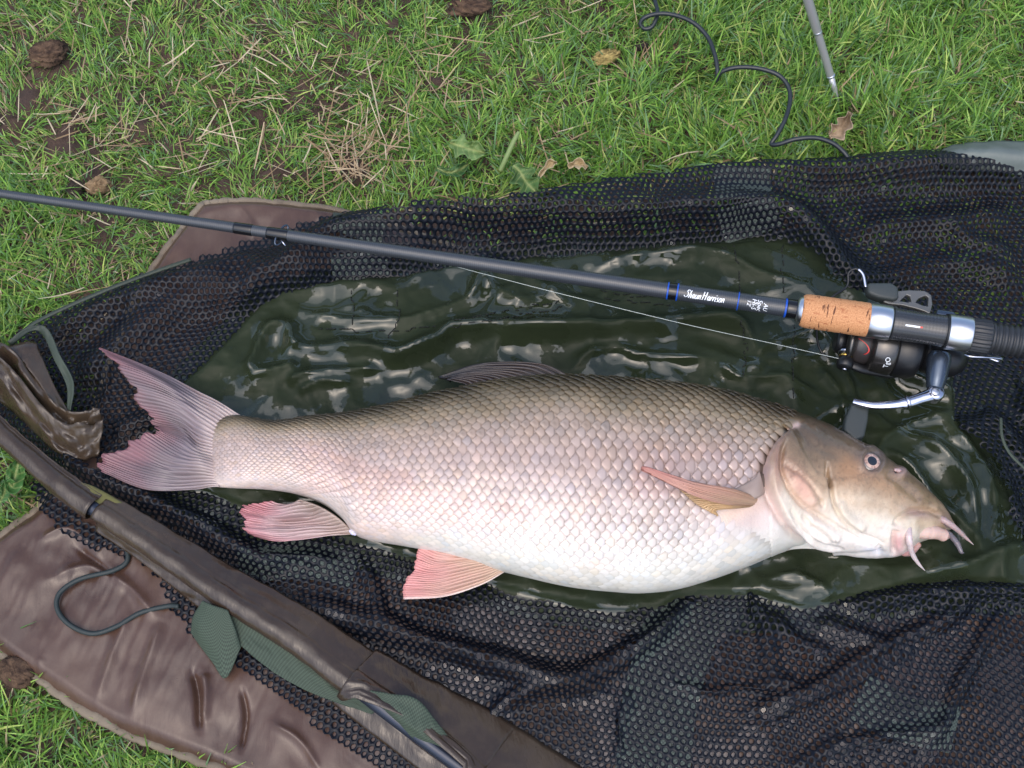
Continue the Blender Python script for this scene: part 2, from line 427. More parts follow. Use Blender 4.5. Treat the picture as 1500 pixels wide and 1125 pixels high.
# ------------------------------------------------------------------ cloth relaxation (position based, on a regular grid)
def relax(X, Y, H, floor, ceil=None, ex=0.05, ey=0.05, iters=220, guide=0.02, bend=0.25, grav=0.0004, seed=1, namp=0.004, nsc=45, keep=0.002):
    ny, nx = X.shape
    dx = X[0, 1] - X[0, 0]; dy = Y[1, 0] - Y[0, 0]
    p = np.stack([X, Y, H + namp * fbm(X * nsc, Y * nsc, 3, seed)], -1)
    base = p.copy()
    LX = dx * (1 + ex); LY = dy * (1 + ey)
    if np.ndim(LX) == 0: LX = np.full(X.shape, LX)
    if np.ndim(LY) == 0: LY = np.full(X.shape, LY)
    def con(A, B, L, k, only_short=False):
        d = B - A; l = np.sqrt((d * d).sum(-1)) + 1e-9
        c = (l - L) / l * 0.5 * k
        if only_short: c = np.minimum(c, 0)
        d *= c[..., None]; A += d; B -= d
    for it in range(iters):
        p[..., 2] -= grav
        for s in (0, 1):
            a = p[:, s:-1:2]; b = p[:, s + 1::2]; n = min(a.shape[1], b.shape[1])
            con(a[:, :n], b[:, :n], LX[:, s:-1:2][:, :n], 0.9)
            a = p[s:-1:2]; b = p[s + 1::2]; n = min(len(a), len(b))
            con(a[:n], b[:n], LY[s:-1:2][:n], 0.9)
        D = np.sqrt(LX ** 2 + LY ** 2)
        for s in (0, 1):
            a = p[s:-1:2, :-1]; b = p[s + 1::2, 1:]; n = min(len(a), len(b)); con(a[:n], b[:n], D[s:-1:2, :-1][:n], 0.35)
            a = p[s:-1:2, 1:]; b = p[s + 1::2, :-1]; n = min(len(a), len(b)); con(a[:n], b[:n], D[s:-1:2, 1:][:n], 0.35)
        if bend:
            for st in (2, 4):
                for s in range(st):
                    a = p[:, s:-st:2 * st]; b = p[:, s + st::2 * st]; n = min(a.shape[1], b.shape[1])
                    con(a[:, :n], b[:, :n], st * LX[:, s:-st:2 * st][:, :n], bend, True)
                    a = p[s:-st:2 * st]; b = p[s + st::2 * st]; n = min(len(a), len(b))
                    con(a[:n], b[:n], st * LY[s:-st:2 * st][:n], bend, True)
        p[..., 2] += guide * (base[..., 2] - p[..., 2])
        p[..., :2] += keep * (base[..., :2] - p[..., :2])
        p[..., 2] = np.maximum(p[..., 2], floor)
        if ceil is not None: p[..., 2] = np.minimum(p[..., 2], np.maximum(ceil, floor))
        for e in (p[0], p[-1], p[:, 0], p[:, -1]): pass
        p[0] = base[0]; p[-1] = base[-1]; p[:, 0] = base[:, 0]; p[:, -1] = base[:, -1]
    return p
def wgrid(px0, px1, py0, py1, step, z=0.03):
    a = P(px0, py1, z); b = P(px1, py0, z)
    c = P(px0, py0, z); d = P(px1, py1, z)
    x0 = min(a[0], c[0]); x1 = max(b[0], d[0]); y0 = a[1]; y1 = b[1]
    nx = int((x1 - x0) / step) + 1; ny = int((y1 - y0) / step) + 1
    return np.meshgrid(x0 + step * np.arange(nx), y0 + step * np.arange(ny))
def ridge(px, py, pts, h, wdt, sharp=0.5, ends=True):
    """a fold along a pixel polyline: height h (m), half-width wdt (pixels)"""
    d, t, s = pldist(px, py, [tuple(q) for q in spline(pts, 8 * len(pts))])
    prof = sharp * np.exp(-d / (wdt * 0.7)) + (1 - sharp) * np.exp(-(d / wdt) ** 2)
    if ends: prof = prof * (0.25 + 0.75 * smooth(0, .15, t) * smooth(0, .15, 1 - t))
    return h * prof

# ------------------------------------------------------------------ fish body surface (needed by the sheet under it)
DORSAL = [(296, 640), (300, 630), (312, 618), (345, 609), (400, 617), (450, 612), (500, 607), (560, 596), (620, 582), (680, 568), (740, 557), (790, 552), (833, 551),
          (900, 555), (960, 560), (1020, 568), (1080, 580), (1130, 595), (1160, 604), (1200, 619), (1240, 640), (1270, 656), (1300, 676), (1330, 698), (1360, 724), (1382, 747), (1392, 762), (1395, 770)]
VENTRAL = [(296, 690), (300, 702), (312, 712), (345, 715), (390, 717), (430, 724), (470, 739), (500, 761), (520, 784), (545, 794), (590, 802), (640, 812), (700, 830), (745, 843),
           (800, 856), (850, 866), (900, 870), (950, 870), (1000, 864), (1050, 851), (1100, 833), (1150, 812), (1180, 806), (1230, 809), (1270, 815), (1305, 816), (1325, 812), (1345, 797), (1375, 785), (1395, 774)]
BZ0 = 0.022                        # height of the sheet under the fish
_dx = spline(DORSAL, 600); _vx = spline(VENTRAL, 600)
THK = np.array([(296, 1.2), (310, 4.5), (330, 9.5), (360, 15), (420, 21), (500, 28), (600, 38), (720, 47), (850, 53), (950, 54), (1050, 52), (1130, 49), (1180, 47), (1240, 42), (1290, 36), (1330, 29), (1360, 22), (1382, 13), (1395, 5)], float)
def fish_sec(x):
    """half thickness, centre height, world dorsal and ventral points for pixel column x"""
    b = np.interp(x, THK[:, 0], THK[:, 1]) * 0.001
    lift = np.interp(x, [296, 420, 520, 700, 1150, 1395], [0.020, 0.012, 0.002, 0, 0, 0.006])
    zc = BZ0 + b * 0.97 + lift
    yt = np.interp(x, _dx[:, 0], _dx[:, 1]); yb = np.interp(x, _vx[:, 0], _vx[:, 1])
    T = P(x, yt, zc); B = P(x, yb, zc)
    return b, zc, T, B
def fish_surf(x, th):
    """x pixel column, th: +pi/2 = dorsal edge, 0 = upper flank, -pi/2 = belly edge, beyond = under side"""
    b, zc, T, B = fish_sec(x)
    mid = (T + B) / 2; half = (T - B) / 2
    a = np.linalg.norm(half, axis=-1)
    t24 = math.tan(TILT)
    k = 1 / np.sqrt(1 + (b / np.maximum(a, 1e-4)) ** 2 * t24 ** 2)
    sh = np.sin(th); ch = np.cos(th)
    e = 0.92
    ss = np.sign(sh) * np.abs(sh) ** e; cc = np.sign(ch) * np.abs(ch) ** 0.9
    bb = np.where(ch < 0, b * 0.96, b)
    p = mid + half * (k * ss)[..., None]
    p[..., 2] = zc + bb * cc
    return p

# ------------------------------------------------------------------ floor under the cloth
def floor_h(x, y):
    e = mat_edge(x, y)
    gz = np.maximum(ground_z(x, y), 0) + 0.012
    return np.where(e > 0, lerp(gz, MAT_T + 0.0025, smooth(-0.002, 0.012, e)), gz)

# ------------------------------------------------------------------ weigh sling: wet green base sheet
sling = thing('weigh_sling', 'black mesh weigh sling with wet dark green base spread open under the fish', 'weigh sling', tuple(P(750, 600, 0.0)))
X, Y = wgrid(150, 1600, 320, 940, 0.0030)
fl = floor_h(X, Y)
pp = PROJ(np.stack([X, Y, fl], -1)); QX, QY = pp[..., 0], pp[..., 1]
H = fl + 0.002
PVC_FOLDS = [
    ([(430, 515), (500, 517), (560, 524), (590, 528), (640, 508), (672, 490), (760, 492), (860, 490), (960, 484), (1040, 478), (1085, 490), (1105, 530)], 0.030, 15, .35),
    ([(425, 478), (432, 505), (440, 516)], 0.022, 10, .6),
    ([(425, 478), (395, 490), (375, 530), (368, 555)], 0.020, 12, .6),
    ([(368, 558), (400, 552), (440, 540)], 0.016, 10, .6),
    ([(430, 570), (440, 560), (500, 552), (560, 548)], 0.018, 9, .6),
    ([(440, 580), (470, 568), (520, 566)], 0.013, 8, .6),
    ([(440, 460), (520, 475), (590, 475), (640, 462), (690, 440), (710, 410)], 0.010, 10, .6),
    ([(520, 458), (550, 468), (585, 474)], 0.007, 7, .6),
    ([(690, 445), (700, 420), (708, 412), (740, 440), (800, 452)], 0.010, 13, .5),
    ([(800, 440), (820, 415), (850, 400)], 0.007, 12, .5),
    ([(870, 400), (910, 385), (975, 378), (1030, 375), (1070, 385), (1110, 405), (1180, 425)], 0.011, 11, .5),
    ([(840, 545), (860, 525), (900, 515), (930, 525), (990, 530), (1050, 533)], 0.011, 9, .5),
    ([(1050, 540), (1070, 552), (1085, 560)], 0.010, 8, .6),
    ([(1105, 530), (1120, 515), (1160, 500), (1220, 480)], 0.011, 9, .6),
    ([(1185, 480), (1215, 520), (1240, 570), (1250, 610)], 0.017, 10, .5),
    ([(1200, 545), (1225, 580), (1235, 615)], 0.012, 8, .6),
    ([(1090, 560), (1140, 558), (1190, 575)], 0.008, 8, .6),
    ([(1300, 540), (1340, 560), (1390, 580), (1400, 600)], 0.020, 14, .4),
    ([(1270, 690), (1290, 650), (1330, 625), (1400, 605)], 0.010, 10, .6),
    ([(1290, 660), (1330, 690), (1370, 740), (1420, 790), (1428, 815)], 0.015, 10, .5),
    ([(1340, 640), (1390, 680), (1415, 730), (1425, 790)], 0.018, 11, .5),
    ([(1385, 625), (1430, 680), (1450, 740), (1445, 800)], 0.016, 12, .5),
    ([(1330, 850), (1380, 838), (1420, 828), (1458, 812), (1500, 805)], 0.020, 12, .5),
    ([(1458, 812), (1462, 840), (1470, 870)], 0.014, 12, .5),
    ([(1120, 850), (1160, 845), (1200, 862), (1215, 885)], 0.007, 8, .6),
    ([(640, 835), (740, 862), (860, 890)], 0.004, 12, .5),
    ([(330, 470), (370, 440), (440, 425), (560, 415)], 0.008, 22, .3),
]
for pts, h, wd, shp in PVC_FOLDS: H = H + ridge(QX, QY, pts, h * .85, wd * .9, min(1, shp + .4))
def tri(x): return 1 - np.abs(2 * (x - np.floor(x)) - 1)
wx, wy = X + 0.02 * fbm(X * 16, Y * 16, 2, 90), Y + 0.02 * fbm(X * 16, Y * 16, 2, 91)
for lam, amp, phi, sd0 in ((.075, .0030, 1.35, 1), (.055, .0024, .35, 2), (.036, .0018, 2.2, 3), (.024, .0012, .9, 4)):
    ph = (wx * math.cos(phi) + wy * math.sin(phi)) / lam + 1.3 * fbm(X * .45 / lam, Y * .45 / lam, 2, 92 + sd0)
    H = H + amp * tri(ph) * smooth(-.12, .35, fbm(X * .35 / lam + 5, Y * .35 / lam, 2, 97 + sd0))
def crease_net(cell, amp, wdt, sd0):
    # creases along the borders of random cells: straight sharp folds with flat facets between
    ux, uy = wx / cell + .35 * fbm(X * 9, Y * 9, 2, sd0), wy / cell * 1.25
    ix, iy = np.floor(ux), np.floor(uy); f1 = np.full(X.shape, 9.0); f2 = f1.copy(); hgt = np.zeros(X.shape)
    for oy in (-1, 0, 1):
        for ox in (-1, 0, 1):
            jx, jy = ix + ox, iy + oy
            qx, qy = jx + _h(jx, jy, sd0), jy + _h(jx, jy, sd0 + 7)
            d_ = np.hypot(ux - qx, uy - qy); nearer = d_ < f1
            f2 = np.where(nearer, f1, np.minimum(f2, d_)); hgt = np.where(nearer, _h(jx, jy, sd0 + 13), hgt); f1 = np.where(nearer, d_, f1)
    return amp * (1 - np.clip((f2 - f1) / wdt, 0, 1)) * (.35 + .65 * smooth(-.2, .3, fbm(X * 14, Y * 14, 2, sd0 + 3)))
H = H + crease_net(.066, .0064, .45, 301) + crease_net(.036, .0030, .5, 311) + crease_net(.017, .0007, .5, 321)
fx = np.clip(QX, 297, 1394)
b_, zc_, T_, B_ = fish_sec(fx)
mid = (T_ + B_) / 2; a_ = np.abs(T_[..., 1] - B_[..., 1]) / 2
rel = np.clip((Y - mid[..., 1]) / np.maximum(a_, 1e-4), -1, 1)
inside = (QX > 297) & (QX < 1394) & (np.abs(Y - mid[..., 1]) < a_ * 1.02)
low = zc_ - b_ * 0.96 * np.sqrt(np.clip(1 - rel ** 2, 0, 1)) - 0.0015
ceil = np.where(inside, np.maximum(low, fl + 0.0005), 1.0)
H = np.minimum(H, np.maximum(ceil, fl))
cover = (inpoly(QX, QY, NETU_PX) | inpoly(QX, QY, NETL_PX)).astype(float)
for _ in range(3):
    cp_ = np.pad(cover, 1, mode='edge'); cover = (cp_[:-2, 1:-1] + cp_[2:, 1:-1] + cp_[1:-1, :-2] + cp_[1:-1, 2:] + cp_[1:-1, 1:-1]) / 5
H = lerp(H, fl + .0006, smooth(.35, .9, cover))
pv = relax(X, Y, H, fl, ceil, 0.004, 0.004, 4, 0.2, 0.05, 0.0, 4, 0.0004, 38)
pq = PROJ(pv)
keepv = inpoly(pq[..., 0], pq[..., 1], PVC_PX)
f = gridfaces(*X.shape)
kf = keepv.ravel()[f].all(1)
f = f[kf]; used = np.unique(f); remap = np.zeros(X.size, int); remap[used] = np.arange(len(used))
base = mesh_obj('base_sheet', pv.reshape(-1, 3)[used], remap[f], M['pvc'], sling)
base['label'] = 'wet glossy dark green sheet in creases'
sb = base.modifiers.new('sub', 'SUBSURF'); sb.levels = 1; sb.render_levels = 1; sb.subdivision_type = 'SIMPLE'
def pvc_z(px, py):
    """height of the relaxed sheet near a pixel"""
    d = (pq[..., 0] - px) ** 2 + (pq[..., 1] - py) ** 2
    i = np.unravel_index(np.argmin(d), d.shape); return pv[i]
# stitched seam lines on the sheet: short raised thread dashes lying on the cloth
def stitches(name, lines, step=6.5, ln=4.2):
    vs = []; fs = []
    for pts in lines:
        s = spline(pts, 60); L = np.concatenate([[0], np.cumsum(np.hypot(*np.diff(s, axis=0).T))])
        for q in np.arange(0, L[-1] - ln, step):
            a = [np.interp(q, L, s[:, k]) for k in (0, 1)]; c = [np.interp(q + ln, L, s[:, k]) for k in (0, 1)]
            A = pvc_z(*a); B = pvc_z(*c)
            if np.linalg.norm(A - B) < 1e-4: continue
            mid = (A + B) / 2 + [0, 0, 0.0009]
            v, ff = tube_vf(np.array([A + [0, 0, .0003], mid, B + [0, 0, .0003]]), [.0004, .00055, .0004], 5)
            fs += [[i + len(vs) * len(v) for i in q_] for q_ in ff]; vs.append(v)
    o = mesh_obj(name, np.concatenate(vs), fs, M['stitch'], sling); o['kind'] = 'stuff'; return o
stitches('stitching', [[(1075, 358), (1082, 400), (1085, 440)], [(1146, 360), (1146, 400), (1150, 435)], [(515, 428), (517, 460), (512, 490)], [(582, 425), (583, 470), (565, 500)],
                       [(1165, 470), (1162, 530), (1160, 590)], [(1085, 470), (1092, 510), (1088, 560)],
                       [(660, 480), (740, 466), (825, 450)], [(665, 470), (740, 456), (822, 441)], [(470, 482), (560, 486), (640, 478)],
                       [(880, 425), (920, 433), (985, 436)], [(885, 437), (930, 443), (980, 447)]])

# ------------------------------------------------------------------ weigh sling: netting with real holes
def bil(p, u, v):
    """p grid (ny,nx,3); u,v grid coordinates"""
    ny, nx = p.shape[:2]
    u = np.clip(u, 0, nx - 1.001); v = np.clip(v, 0, ny - 1.001)
    i = u.astype(int); j = v.astype(int); a = (u - i)[..., None]; b = (v - j)[..., None]
    a = a * a * (3 - 2 * a) * 0.5 + a * 0.5; b = b * b * (3 - 2 * b) * 0.5 + b * 0.5
    return (p[j, i] * (1 - a) + p[j, i + 1] * a) * (1 - b) + (p[j + 1, i] * (1 - a) + p[j + 1, i + 1] * a) * b
def netting(name, sim, step, ex, poly, pitch, ang, film=0.0, filmpoly=None, hole=0.285):
    ny, nx = sim.shape[:2]
    nrm = np.cross(np.gradient(sim, axis=1), np.gradient(sim, axis=0)); nrm /= np.linalg.norm(nrm, axis=-1)[..., None] + 1e-9
    S = step * (1 + ex); W, Hh = nx * S, ny * S
    ca, sa = math.cos(ang), math.sin(ang)
    R = math.hypot(W, Hh) / 2
    n = int(R / pitch) + 2
    I, J = np.meshgrid(np.arange(-n, n + 1), np.arange(-int(n * 1.2), int(n * 1.2) + 1))
    lx = (I + 0.5 * (J % 2)) * pitch; ly = J * pitch * 0.866
    cx = W / 2 + lx * ca - ly * sa; cy = Hh / 2 + lx * sa + ly * ca
    ok = (cx > pitch) & (cy > pitch) & (cx < W - pitch) & (cy < Hh - pitch)
    cx, cy, lx, ly = cx[ok], cy[ok], lx[ok], ly[ok]
    cp = bil(sim, cx / S, cy / S); q = PROJ(cp)
    ok = inpoly(q[:, 0], q[:, 1], poly); cx, cy, lx, ly, q = cx[ok], cy[ok], lx[ok], ly[ok], q[ok]
    m = len(cx)
    k = np.arange(12); a = math.pi / 6 * k
    hexr = np.where(k % 2 == 0, 0.5, 0.57735) * pitch          # even: edge middles, odd: corners
    jit = (1 + 0.10 * rng.standard_normal(m))[:, None]
    oz = []
    rings = []
    for rr, dz in ((hexr, 0.00035), (np.full(12, (hole + 0.075) * pitch), 0.00022), (np.full(12, hole * pitch), -0.00035)):
        r2 = rr[None] * (1 if rr is hexr else np.clip(jit, .8, 1.15))
        X_ = lx[:, None] + r2 * np.cos(a); Y_ = ly[:, None] + r2 * np.sin(a)
        rings.append((X_, Y_, dz))
    key = np.round(np.stack([rings[0][0].ravel(), rings[0][1].ravel()], -1) / (pitch * 0.02)).astype(np.int64)
    _, first, inv = np.unique(key, axis=0, return_index=True, return_inverse=True); inv = inv.ravel()
    ux = np.concatenate([rings[0][0].ravel()[first], rings[1][0].ravel(), rings[2][0].ravel()])
    uy = np.concatenate([rings[0][1].ravel()[first], rings[1][1].ravel(), rings[2][1].ravel()])
    dz = np.concatenate([np.full(len(first), .00035), np.full(m * 12, .00022), np.full(m * 12, -.0004)])
    ux, uy = ux + .011 * fbm(ux * 13, uy * 13, 2, 401), uy + .011 * fbm(ux * 13, uy * 13, 2, 405)      # uneven stretch
    gx = (W / 2 + ux * ca - uy * sa) / S; gy = (Hh / 2 + ux * sa + uy * ca) / S
    V = bil(sim, gx, gy) + bil(nrm, gx, gy) * dz[:, None]
    o_ = inv.reshape(m, 12); m_ = len(first) + np.arange(m * 12).reshape(m, 12); i_ = m_ + m * 12
    def band(A, B): return np.stack([A, np.roll(A, -1, 1), np.roll(B, -1, 1), B], -1).reshape(-1, 4)
    F = np.concatenate([band(o_, m_), band(m_, i_)])
    o = mesh_obj(name, V, F, M['net'], sling); o['kind'] = 'stuff'
    if film > 0:
        pr = film * smooth(0.05, 0.3, fbm(q[:, 0] / 70, q[:, 1] / 70, 2, 9) + 0.1)
        if filmpoly is not None: pr = pr * inpoly(q[:, 0], q[:, 1], filmpoly)
        sel = rng.random(m) < pr
        if sel.any():
            idx = i_[sel]; vv = V[idx.ravel()]; ff = np.arange(len(vv)).reshape(-1, 12)
            w_ = mesh_obj('water_film', vv - [0, 0, .0001], ff, M['film'], o, False); w_['kind'] = 'stuff'
    return o
def strip_on(name, sim, poly_c, wpx, mat, off=-0.0012, n=40, m=7, parent=None, wave=0.0):
    """a tape that follows a relaxed surface along a pixel centreline"""
    s = spline(poly_c, n); t = np.gradient(s, axis=0); t /= np.linalg.norm(t, axis=1)[:, None]; nn = np.stack([-t[:, 1], t[:, 0]], -1)
    k = np.linspace(-.5, .5, m)
    w_ = np.broadcast_to(np.asarray(wpx, float), (n,))
    c = s[:, None] + nn[:, None] * (k[None, :, None] * w_[:, None, None])
    sq = PROJ(sim).reshape(-1, 2); sp = sim.reshape(-1, 3)
    out = np.zeros((n, m, 3))
    for i in range(n):
        for j in range(m):
            d = ((sq - c[i, j]) ** 2).sum(1); ii = np.argpartition(d, 4)[:4]; wt = 1 / (d[ii] + 4)
            z = (sp[ii, 2] * wt).sum() / wt.sum() + off
            out[i, j] = P(c[i, j, 0], c[i, j, 1], z)
    L = np.concatenate([[0], np.cumsum(np.linalg.norm(np.diff(out[:, m // 2], axis=0), axis=1))])
    uv = np.stack(np.broadcast_arrays(L[:, None], k[None] * mm(np.mean(w_))), -1).reshape(-1, 2)
    return mesh_obj(name, out.reshape(-1, 3), gridfaces(n, m), mat, parent or sling, True, None, uv)

# upper netting: rolled rim along the far side, falling to the green sheet, round to the head end
STEP = 0.0046
X, Y = wgrid(-60, 1640, 190, 860, STEP)
fl = floor_h(X, Y) + 0.002
pp = PROJ(np.stack([X, Y, fl + 0.015], -1)); QX, QY = pp[..., 0], pp[..., 1]
H = fl + 0.004
UP_FOLDS = [
    ([(330, 430), (400, 400), (480, 350), (560, 338), (700, 326), (860, 318), (1000, 308), (1090, 304), (1150, 314), (1185, 338), (1225, 378), (1260, 410)], .034, 24, .25),
    ([(500, 322), (620, 305), (780, 288), (920, 270), (1060, 252), (1200, 246), (1330, 240), (1450, 238), (1640, 250)], .026, 20, .2),
    ([(560, 330), (700, 314), (860, 300)], .006, 12, .4),
    ([(60, 488), (140, 445), (220, 415), (300, 392), (400, 360)], .018, 16, .3),
    ([(100, 560), (180, 490), (260, 440), (360, 400)], .014, 26, .2),
    ([(380, 375), (372, 410), (360, 440)], .012, 9, .5),
    ([(420, 420), (480, 392), (560, 376), (640, 372)], .016, 14, .3),
    ([(160, 630), (200, 610), (260, 600)], .012, 16, .4),
    ([(1260, 330), (1330, 320), (1400, 318), (1500, 300)], .014, 16, .4),
    ([(1400, 330), (1420, 345), (1440, 350), (1500, 365)], .012, 12, .5),
    ([(1230, 390), (1300, 400), (1400, 380), (1520, 400)], .010, 20, .3),
    ([(1440, 590), (1480, 640), (1520, 700)], .016, 18, .3),
    ([(1500, 560), (1560, 640), (1600, 720)], .02, 22, .3),
    ([(1400, 600), (1440, 650), (1480, 720), (1510, 800)], .018, 18, .3),
]
for pts, h, wd, shp in UP_FOLDS: H = H + ridge(QX, QY, pts, h * 1.6, wd, shp)
ceil = np.full(X.shape, 1.0)
tailm = inpoly(QX, QY, [(130, 495), (230, 520), (345, 600), (345, 720), (150, 715), (120, 670), (190, 620)])
ceil = np.where(tailm, 0.040, ceil)
nu = relax(X, Y, H, fl, ceil, 0.03, 0.03, 130, 0.03, 0.2, 0.0003, 8, 0.004, 30)
netting('upper_netting', nu, STEP, 0.03, NETU_PX, 0.0061, math.radians(4), 0.06)
strip_on('tape_strip', nu, [(1088, 243), (1087, 265), (1090, 290)], 82, M['tape'], -.0005, 24, 14)
strip_on('tape_strip', nu, [(1092, 298), (1097, 318), (1105, 345)], 86, M['tape'], -.0005, 22, 14)
strip_on('tape_strip', nu, [(528, 316), (526, 330), (520, 348)], 80, M['tape'], -.0005, 22, 14)
strip_on('tape_strip', nu, [(525, 370), (527, 390), (530, 412)], 82, M['tape'], -.0005, 22, 14)

# lower netting, towards the viewer
X, Y = wgrid(-80, 1640, 520, 1300, STEP)
fl = floor_h(X, Y) + 0.0015
pp = PROJ(np.stack([X, Y, fl + 0.012], -1)); QX, QY = pp[..., 0], pp[..., 1]
H = fl + 0.003
LOW_FOLDS = [
    ([(0, 592), (60, 640), (130, 690), (200, 720), (300, 770), (400, 830)], .022, 17, .3),
    ([(350, 800), (380, 815), (420, 810), (500, 815)], .012, 14, .4),
    ([(520, 800), (545, 850), (560, 900), (600, 920)], .014, 10, .5),
    ([(420, 880), (520, 905), (620, 935), (720, 965), (810, 990), (850, 985)], .020, 15, .3),
    ([(560, 920), (680, 955), (800, 985), (880, 968), (940, 930), (1000, 890)], .014, 12, .4),
    ([(720, 1040), (790, 1010), (860, 988), (930, 960), (980, 910), (1005, 875)], .018, 9, .5),
    ([(1105, 866), (1125, 920), (1135, 1000)], .018, 9, .5),
    ([(1130, 890), (1170, 930), (1220, 950)], .012, 14, .4),
    ([(1190, 900), (1280, 930), (1290, 930)], .012, 14, .4),
    ([(1080, 1050), (1180, 1010), (1260, 965), (1330, 930), (1400, 900), (1420, 870)], .022, 8, .5),
    ([(1090, 1070), (1180, 1030), (1280, 985), (1360, 940)], .014, 7, .5),
    ([(1360, 1100), (1400, 1040), (1420, 990), (1450, 940), (1480, 900)], .018, 9, .5),
    ([(1000, 1000), (1040, 1010), (1120, 1000), (1180, 990)], .012, 9, .5),
    ([(700, 1075), (740, 1030), (770, 1010), (830, 1005), (920, 1025)], .012, 9, .5),
    ([(1150, 1130), (1250, 1090), (1400, 1060)], .012, 12, .4),
    ([(1240, 880), (1340, 866), (1440, 862), (1560, 870)], .016, 16, .3),
    ([(930, 1010), (915, 1060), (905, 1120)], .010, 8, .5),
]
for pts, h, wd, shp in LOW_FOLDS: H = H + ridge(QX, QY, pts, h * 1.75, wd, min(1, shp + .2))
ceil = np.full(X.shape, 1.0)
fx = np.clip(QX, 297, 1394); b_, zc_, T_, B_ = fish_sec(fx); mid = (T_ + B_) / 2; a_ = np.abs(T_[..., 1] - B_[..., 1]) / 2
rel = np.clip((Y - mid[..., 1]) / np.maximum(a_, 1e-4), -1, 1)
inside = (QX > 297) & (QX < 1394) & (np.abs(Y - mid[..., 1]) < a_ * 1.02)
ceil = np.where(inside, np.maximum(zc_ - b_ * np.sqrt(np.clip(1 - rel ** 2, 0, 1)) - 0.002, fl), ceil)
finm = inpoly(QX, QY, [(575, 890), (585, 840), (620, 770), (760, 800), (760, 850), (660, 890)]) | inpoly(QX, QY, [(340, 730), (430, 715), (525, 770), (520, 800), (380, 805)])
ceil = np.where(finm, np.minimum(ceil, np.maximum(0.030, fl)), ceil)
ceil = np.where(inpoly(QX, QY, [(120, 640), (350, 640), (350, 725), (150, 715)]), np.minimum(ceil, 0.036), ceil)
nl = relax(X, Y, H, fl, ceil, 0.035, 0.035, 130, 0.03, 0.2, 0.0003, 15, 0.005, 26)
netting('lower_netting', nl, STEP, 0.035, NETL_PX, 0.0061, math.radians(-14), 0.9, [(380, 800), (1500, 850), (1500, 1125), (700, 1125), (380, 850)])
netting('outer_netting', nl, STEP, 0.035, NETO_PX, 0.0061, math.radians(30), 0.0)
strip_on('tape_strip', nl, [(1010, 880), (985, 960), (965, 1040), (955, 1140)], [110 - 0 * i for i in range(50)], M['tape'], -.0005, 50, 18)
strip_on('tape_strip', nl, [(350, 830), (400, 822), (450, 820), (520, 835)], 56, M['tape'], -.0005, 30, 12)
strip_on('tape_strip', nl, [(1258, 1020), (1320, 1050), (1400, 1070)], 70, M['tape'], -.0005, 30, 12)

# ------------------------------------------------------------------ brown mat under the sling
mat_root = thing('unhooking_mat', 'padded brown nylon mat lying on the grass under the mesh sling', 'mat', tuple(P(250, 950, 0.0)))
cen = mat_w.mean(0)
ts = np.concatenate([[0, 0.0015, 0.0035, 0.006, 0.009, 0.013], np.linspace(0.02, 0.5, 90), np.linspace(0.53, 0.97, 14)])
tn = np.gradient(mat_w, axis=0); tn /= np.linalg.norm(tn, axis=1)[:, None]; inn = np.stack([-tn[:, 1], tn[:, 0]], -1)
if inpoly(*(mat_w[:1] + inn[:1] * 0.01).T, [tuple(q) for q in mat_w])[0] == False: inn = -inn
rag = 0.0035 * fbm(np.arange(len(mat_w)) / 9.0, np.zeros(len(mat_w)), 3, 2)[:, None] * inn
MV = []
for t_ in ts: MV.append((mat_w + rag * max(0, 1 - t_ * 30)) * (1 - t_) + cen * t_)
MV = np.array(MV)
ed = mat_edge(MV[..., 0], MV[..., 1]); ed[0] = 0
q = PROJ(np.concatenate([MV, np.full((*MV.shape[:2], 1), MAT_T)], -1))
zz = MAT_T * smooth(-0.006, 0.012, ed) ** 0.7
wob = fbm(MV[..., 0] * 20 + MV[..., 1] * 9, MV[..., 1] * 14 - MV[..., 0] * 6, 3, 31) * 0.006
u_ = (q[..., 0] * 0.9 + q[..., 1] * 0.45); v_ = (-q[..., 0] * 0.45 + q[..., 1] * 0.9)
wob = wob + 0.0022 * fbm(u_ / 26, v_ / 150, 3, 44) * smooth(0.004, 0.04, ed)
for pts, h, wd in [([(283, 985), (290, 1020), (292, 1072)], -.007, 5), ([(300, 985), (303, 1015), (300, 1060)], .005, 7), ([(355, 1010), (360, 1050), (352, 1100)], -.006, 4),
                   ([(60, 790), (100, 775), (140, 800)], .004, 7), ([(70, 850), (130, 830), (190, 860), (230, 905)], .0045, 9), ([(60, 960), (55, 985), (60, 1000)], .004, 6),
                   ([(190, 905), (165, 960), (140, 1030)], .004, 9), ([(240, 910), (215, 980), (190, 1060)], .004, 9), ([(110, 800), (150, 830), (170, 845)], -.005, 5),
                   ([(230, 345), (280, 320), (340, 300)], .003, 8), ([(345, 295), (365, 320), (370, 350)], .003, 6), ([(455, 300), (470, 320), (480, 335)], .003, 7), ([(400, 1060), (440, 1085), (470, 1130)], .004, 7)]:
    wob = wob + ridge(q[..., 0], q[..., 1], pts, h, wd, .5)
zz = np.maximum(zz + wob * smooth(0.001, 0.03, ed), 0.001)
hide = inpoly(q[..., 0], q[..., 1], NETL_PX) | inpoly(q[..., 0], q[..., 1], PVC_PX) | inpoly(q[..., 0], q[..., 1], NETU_PX)
zz = np.where(hide, np.minimum(zz, MAT_T + 0.001), zz)
V = np.concatenate([MV, zz[..., None]], -1)
skirt = V[:1].copy(); skirt[..., 2] = -0.012
V = np.concatenate([skirt, V])
Fm = gridfaces(len(V), V.shape[1], True).tolist()
n_ = V.shape[1]; Fm.append([(len(V) - 1) * n_ + i for i in range(n_)])
mesh_obj('cover', V.reshape(-1, 3), Fm, M['mat'], mat_root)
